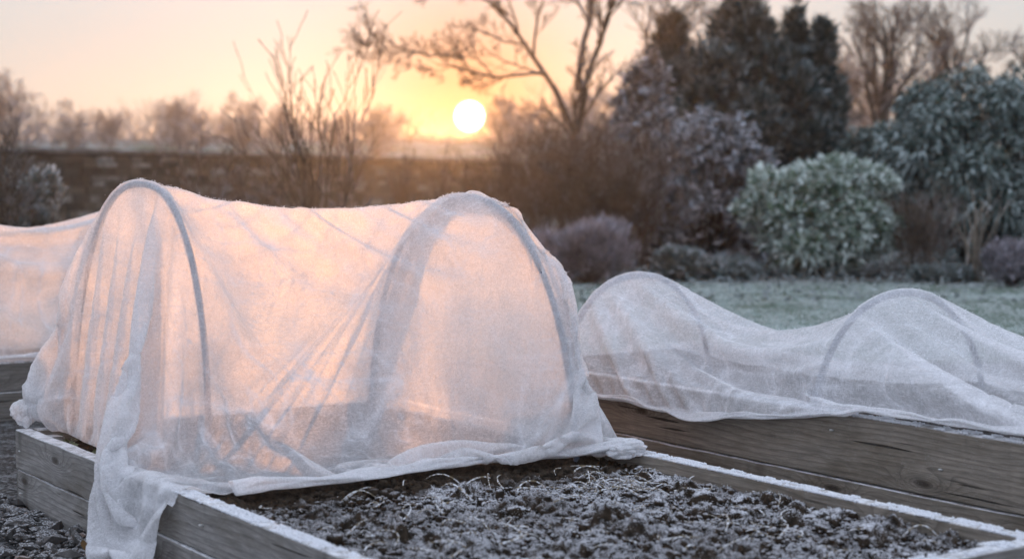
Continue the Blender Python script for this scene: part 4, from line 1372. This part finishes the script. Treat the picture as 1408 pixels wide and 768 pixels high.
def leafy(name, label, cat, group, px, D, blobs_, nclump, per, L, Wd, mat, seed, curl=.25, tight=.7, rime_gain=1.0, up=.35, stemmat=None, hang=0.0, dz=0.0, shell=.45):
    rng = np.random.default_rng(seed)
    P, N, dep = ellipsoid_points(rng, nclump, blobs_, shell)
    keep = P[:, 2] > .02
    P, N, dep = P[keep], N[keep], dep[keep]
    N = N + np.array([0, 0, up]) + rng.normal(0, .25, N.shape)
    n = len(P)
    Pc = np.repeat(P, per, 0); Nc = np.repeat(N, per, 0)
    Dl = Nc + rng.normal(0, tight, Nc.shape)
    Dl[:, 2] -= hang
    Pc = Pc + rng.normal(0, L * .22, Pc.shape)
    V, F = leaves(Pc, Dl, L * rng.uniform(.6, 1.25, len(Pc)), Wd * rng.uniform(.7, 1.2, len(Pc)), rng, curl)
    root = empty(name, base_at(px, D, dz))
    tag(root, label, cat, group)
    o = mesh_obj('foliage' if cat != 'tree' else 'crown', V, F, mat, root)
    clump = np.clip(rng.normal(.75, .28, n), .05, 1) * (.25 + .75 * dep)
    set_attr(o, 'rime', np.repeat(np.repeat(clump, per) * rng.uniform(.6, 1.15, len(Pc)) * rime_gain, 5))
    # stems carrying the lumps
    paths, rr = [], []
    for c, r_ in blobs_[1:]:
        t = np.linspace(0, 1, 6)[:, None]
        c = np.array(c)
        q = np.array([c[0] * .12, c[1] * .12, 0]) * (1 - t) + c * t
        q[:, 2] = c[2] * t[:, 0] ** .8
        paths.append(q); rr.append(np.linspace(.03, .01, 6))
    V, F = tubes(paths, rr, 5)
    mesh_obj('trunk' if cat == 'tree' else 'stems', V, F, stemmat or M_BARK, root, True)
    return root
M_RHODO = leaf_mat('rhododendron_leaves', (.035, .075, .025), (.10, .16, .06), 1.0, (.72, .79, .77), .45, .25)
M_LAUREL = leaf_mat('laurel_leaves', (.014, .030, .018), (.04, .070, .040), .70, (.48, .56, .56), .4, .2)
M_CONIF = leaf_mat('conifer_sprays', (.012, .022, .016), (.034, .052, .038), .75, (.46, .53, .56), .7, .15)
M_CEDAR = leaf_mat('cedar_sprays', (.030, .026, .016), (.075, .06, .035), .95, (.66, .70, .77), .7, .2)
M_FROSTY = leaf_mat('frosted_shrub_leaves', (.035, .03, .018), (.085, .065, .04), 1.0, (.66, .70, .78), .6, .2)
M_LAV = leaf_mat('lavender', (.09, .08, .085), (.18, .155, .16), .8, (.60, .58, .66), .8, .3)
M_COVER = leaf_mat('ground_cover', (.03, .045, .03), (.09, .10, .075), .9, (.55, .60, .64), .7, .3)

rg = np.random.default_rng(9)
# round rhododendron
D = 19.0; s = D / F_PX
leafy('rhododendron', 'rounded green rhododendron with frosted leaves at the edge of the lawn', 'shrub', None, 1124, D, heap(rg, 228 * s, z_at(210, D), 1.7, 34, rb=.30),
      2300, 9, .105, .040, M_RHODO, 501, .15, .75, 1.7, .9)
# big laurel at the right
D = 20.5; s = D / F_PX
lb = heap(rg, 250 * s, z_at(88, D), 2.4, 40, rb=.27) + [((-.1, .2, z_at(110, D) - .35), (.55, .5, .5)), ((.75, 0, z_at(105, D) - .3), (.6, .5, .45)), ((-.75, 0, z_at(190, D) - .2), (.5, .5, .4))]
leafy('laurel', 'big dark laurel bush with hanging frosted leaves at the right', 'shrub', None, 1345, D, lb, 3600, 9, .125, .04, M_LAUREL, 502, .35, .8, 1.4, .3, hang=.3)
# clipped hedge piece between conifers and laurel
D = 25.0; s = D / F_PX
leafy('evergreen_bush', 'grey green frosted bush between the narrow conifers and the laurel', 'shrub', None, 1212, D, heap(rg, 120 * s, z_at(150, D), 1.2, 24, rb=.32), 1800, 8, .13, .045, M_LAUREL, 503, .25, .8, 1.15, .3)
# conifers
def columnar(label, px, D, ytop, wpx, seed, n=2600, rag=.10, mat=None, group='dark conifers', taper=1.0):
    h = z_at(ytop, D); w = wpx * D / F_PX
    r_ = np.random.default_rng(seed)
    bl = [((0, 0, h * .4), (w * .28, w * .26, h * .42))]
    for i in range(46):
        f = (i + .5) / 46
        z = h * (.05 + .92 * f)
        prof = (1 - f ** 2.6 * taper) * .5 * (.85 + .15 * math.sin(f * 3))
        a = r_.uniform(0, 6.28)
        rr = w * prof
        b0 = max(.12, w * .17 * (1.15 - .55 * f))
        q = max(0, rr - b0 * .8) * r_.uniform(.75, 1.25 + rag)
        b0 *= r_.uniform(.6, 1.25)
        bl.append(((math.cos(a) * q, math.sin(a) * q, z), (b0, b0, h * r_.uniform(.06, .11))))
    return leafy('conifer', label, 'tree', group, px, D, bl, n, 9, .17, .045, mat or M_CONIF, seed + 1, .05, .55, .8, 1.1)
columnar('broad dark conifer with a ragged top, tallest of the evergreens', 1015, 26, 8, 205, 511, 4600, .25, taper=.8)
columnar('dark conifer behind the cedar, its top among bare branches', 925, 28.5, 30, 150, 517, 2800, .3, taper=.9)
columnar('narrow dark conifer, left one of the slim pair', 1092, 26.5, 26, 78, 513, 2200, .2, taper=.95)
columnar('narrow dark conifer, right one of the slim pair', 1128, 26.0, 38, 72, 515, 2200, .2, taper=.95)
# layered cedar, brown within and frosted outside
def layered(name, label, px, D, ytop, wpx, nl, seed, mat, n=2600, low=.1, L=.15, Wd=.04, cone=.7, group=None, flat=.07):
    h = z_at(ytop, D); w = wpx * D / F_PX
    r_ = np.random.default_rng(seed)
    bl = [((0, 0, h * .35), (w * .22, w * .2, h * .34))]
    for i in range(nl):
        f = (i + r_.uniform(.1, .9)) / nl
        z = h * (low + (1 - low - .03) * f)
        rad_ = w * .5 * (1 - cone * f ** 1.3)
        a = r_.uniform(0, 6.28); q = rad_ * r_.uniform(.45, .95)
        bl.append(((math.cos(a) * q, math.sin(a) * q, z - .06 * q), (rad_ * r_.uniform(.25, .42), rad_ * r_.uniform(.25, .42), h * flat * r_.uniform(.7, 1.3))))
    return leafy(name, label, 'shrub' if 'shrub' in name else 'tree', group, px, D, bl, n, 9, L, Wd, mat, seed + 1, .12, .6, 1.1, .35, shell=.8)
layered('cedar', 'brownish cedar with frosted layered boughs beside the forked trunk', 890, 24.5, 80, 210, 52, 521, M_CEDAR, 4200, .06, cone=.85)
layered('frosted_shrub', 'spreading brown shrub with white frosted tips left of the rhododendron', 972, 20.8, 163, 205, 40, 523, M_FROSTY, 2600, .03, .11, .04, .35, flat=.10)
# low planting along the border
def mound(name, label, px, D, ytop, wpx, n, per, L, Wd, mat, seed, up=1.0, tight=.45, dpt=.7, rb=.4):
    h = max(.12, z_at(ytop, D)); w = wpx * D / F_PX
    return leafy(name, label, 'plant', 'low plants along the border', px, D, heap(np.random.default_rng(seed), w, h, dpt, 14, rb=rb), n, per, L, Wd, mat, seed + 1, .05, tight, 1.1, up, dz=.05)
mound('lavender', 'grey mauve clump of lavender at the lawn edge behind the low hoop', 812, 17.7, 318, 120, 900, 9, .14, .012, M_LAV, 531, 1.4, .35)
mound('lavender', 'smaller grey lavender clump beside the tall tunnel', 762, 18.0, 330, 80, 600, 9, .14, .012, M_LAV, 533, 1.4, .35)
mound('frosted_perennial', 'low frosted plant below the brown frosted shrub', 938, 18.2, 350, 80, 500, 8, .09, .03, M_COVER, 535)
mound('frosted_perennial', 'low grey frosted plant left of the rhododendron foot', 1006, 18.2, 362, 80, 400, 8, .08, .03, M_COVER, 537)
mound('frosted_perennial', 'frosted mauve clump at the right edge below the laurel', 1392, 17.3, 340, 70, 600, 8, .09, .018, M_LAV, 539)
mound('frosted_perennial', 'low frosted plant between rhododendron and the mauve clump', 1300, 17.8, 374, 100, 400, 8, .07, .025, M_COVER, 541)
mound('frosted_perennial', 'low frosted plants at the left foot of the wall', 40, 16.0, 235, 90, 700, 8, .09, .03, M_COVER, 543)
# fallen leaves and rimed litter on the border
rng = np.random.default_rng(551)
n = 9000
y_ = np.where(rng.random(n) < .12, rng.uniform(14.5, 18, n), rng.uniform(17.8, 24, n)); x_ = rng.uniform(-.34, .36, n) * y_
V, F = leaves(np.c_[x_, y_, rng.uniform(.055, .10, n)], np.c_[rng.normal(0, 1, (n, 2)), rng.normal(.1, .3, n)], rng.uniform(.05, .1, n), .04, rng, 0)
o = mesh_obj('leaf_litter', V, F, M_COVER)
set_attr(o, 'rime', np.full(len(V), .5))
tag(o, 'frosted dead leaves littering the soil under the shrubs', 'leaf litter', kind='stuff')

# dead leaf caught on the tail of the fleece
m = Mat('dead_leaf')
M_DEAD = m.done(m.principled((.10, .055, .02), .8))
V, F = leaves(np.zeros((3, 3)), np.array([[.5, 0, -.8], [-.2, .1, -1], [.9, 0, .2]]), np.array([.035, .03, .02]), .02, np.random.default_rng(2), .1)
o = mesh_obj('dead_leaf', V, F, M_DEAD)
tl = XM.reshape(-1, 3)
sel = tl[(tl[:, 1] < -.07) & (tl[:, 2] > .10) & (tl[:, 2] < .22) & (tl[:, 0] > 1.0) & (tl[:, 0] < 1.3)]
lp = sel[np.argmin(np.abs(sel[:, 2] - .16) * .6 + np.abs(sel[:, 0] - 1.17) * .3 + sel[:, 1])] if len(sel) else np.array([1.15, -.12, .16])
local(o, lp[0], lp[1] - .012, lp[2])
tag(o, 'small brown dead leaf stuck to the hanging tail of the fleece', 'leaf')

# ------------------------------------------------------------------ mist
hm = Mat('haze')
pv = hm.node('ShaderNodeVolumePrincipled', {'Color': (.9, .92, .96, 1), 'Density': HAZE_DENSITY, 'Anisotropy': .1})
pf = hm.node('ShaderNodeVolumePrincipled', {'Color': (.9, .9, .92, 1), 'Density': GLOW_DENSITY, 'Anisotropy': .82})
ad = hm.node('ShaderNodeAddShader', {0: pv.outputs[0], 1: pf.outputs[0]})
hm.l.new(ad.outputs[0], hm.out.inputs['Volume'])
x0, x1, y0, y1, z0, z1 = -310, 310, -42, 415, -1.2, 11.5
hv = np.array([(x, y, z) for x in (x0, x1) for y in (y0, y1) for z in (z0, z1)], float)
hf = np.array([(0, 1, 3, 2), (4, 6, 7, 5), (0, 4, 5, 1), (2, 3, 7, 6), (0, 2, 6, 4), (1, 5, 7, 3)])
o = mesh_obj('haze', hv, hf, hm.m)
o['kind'] = 'stuff'
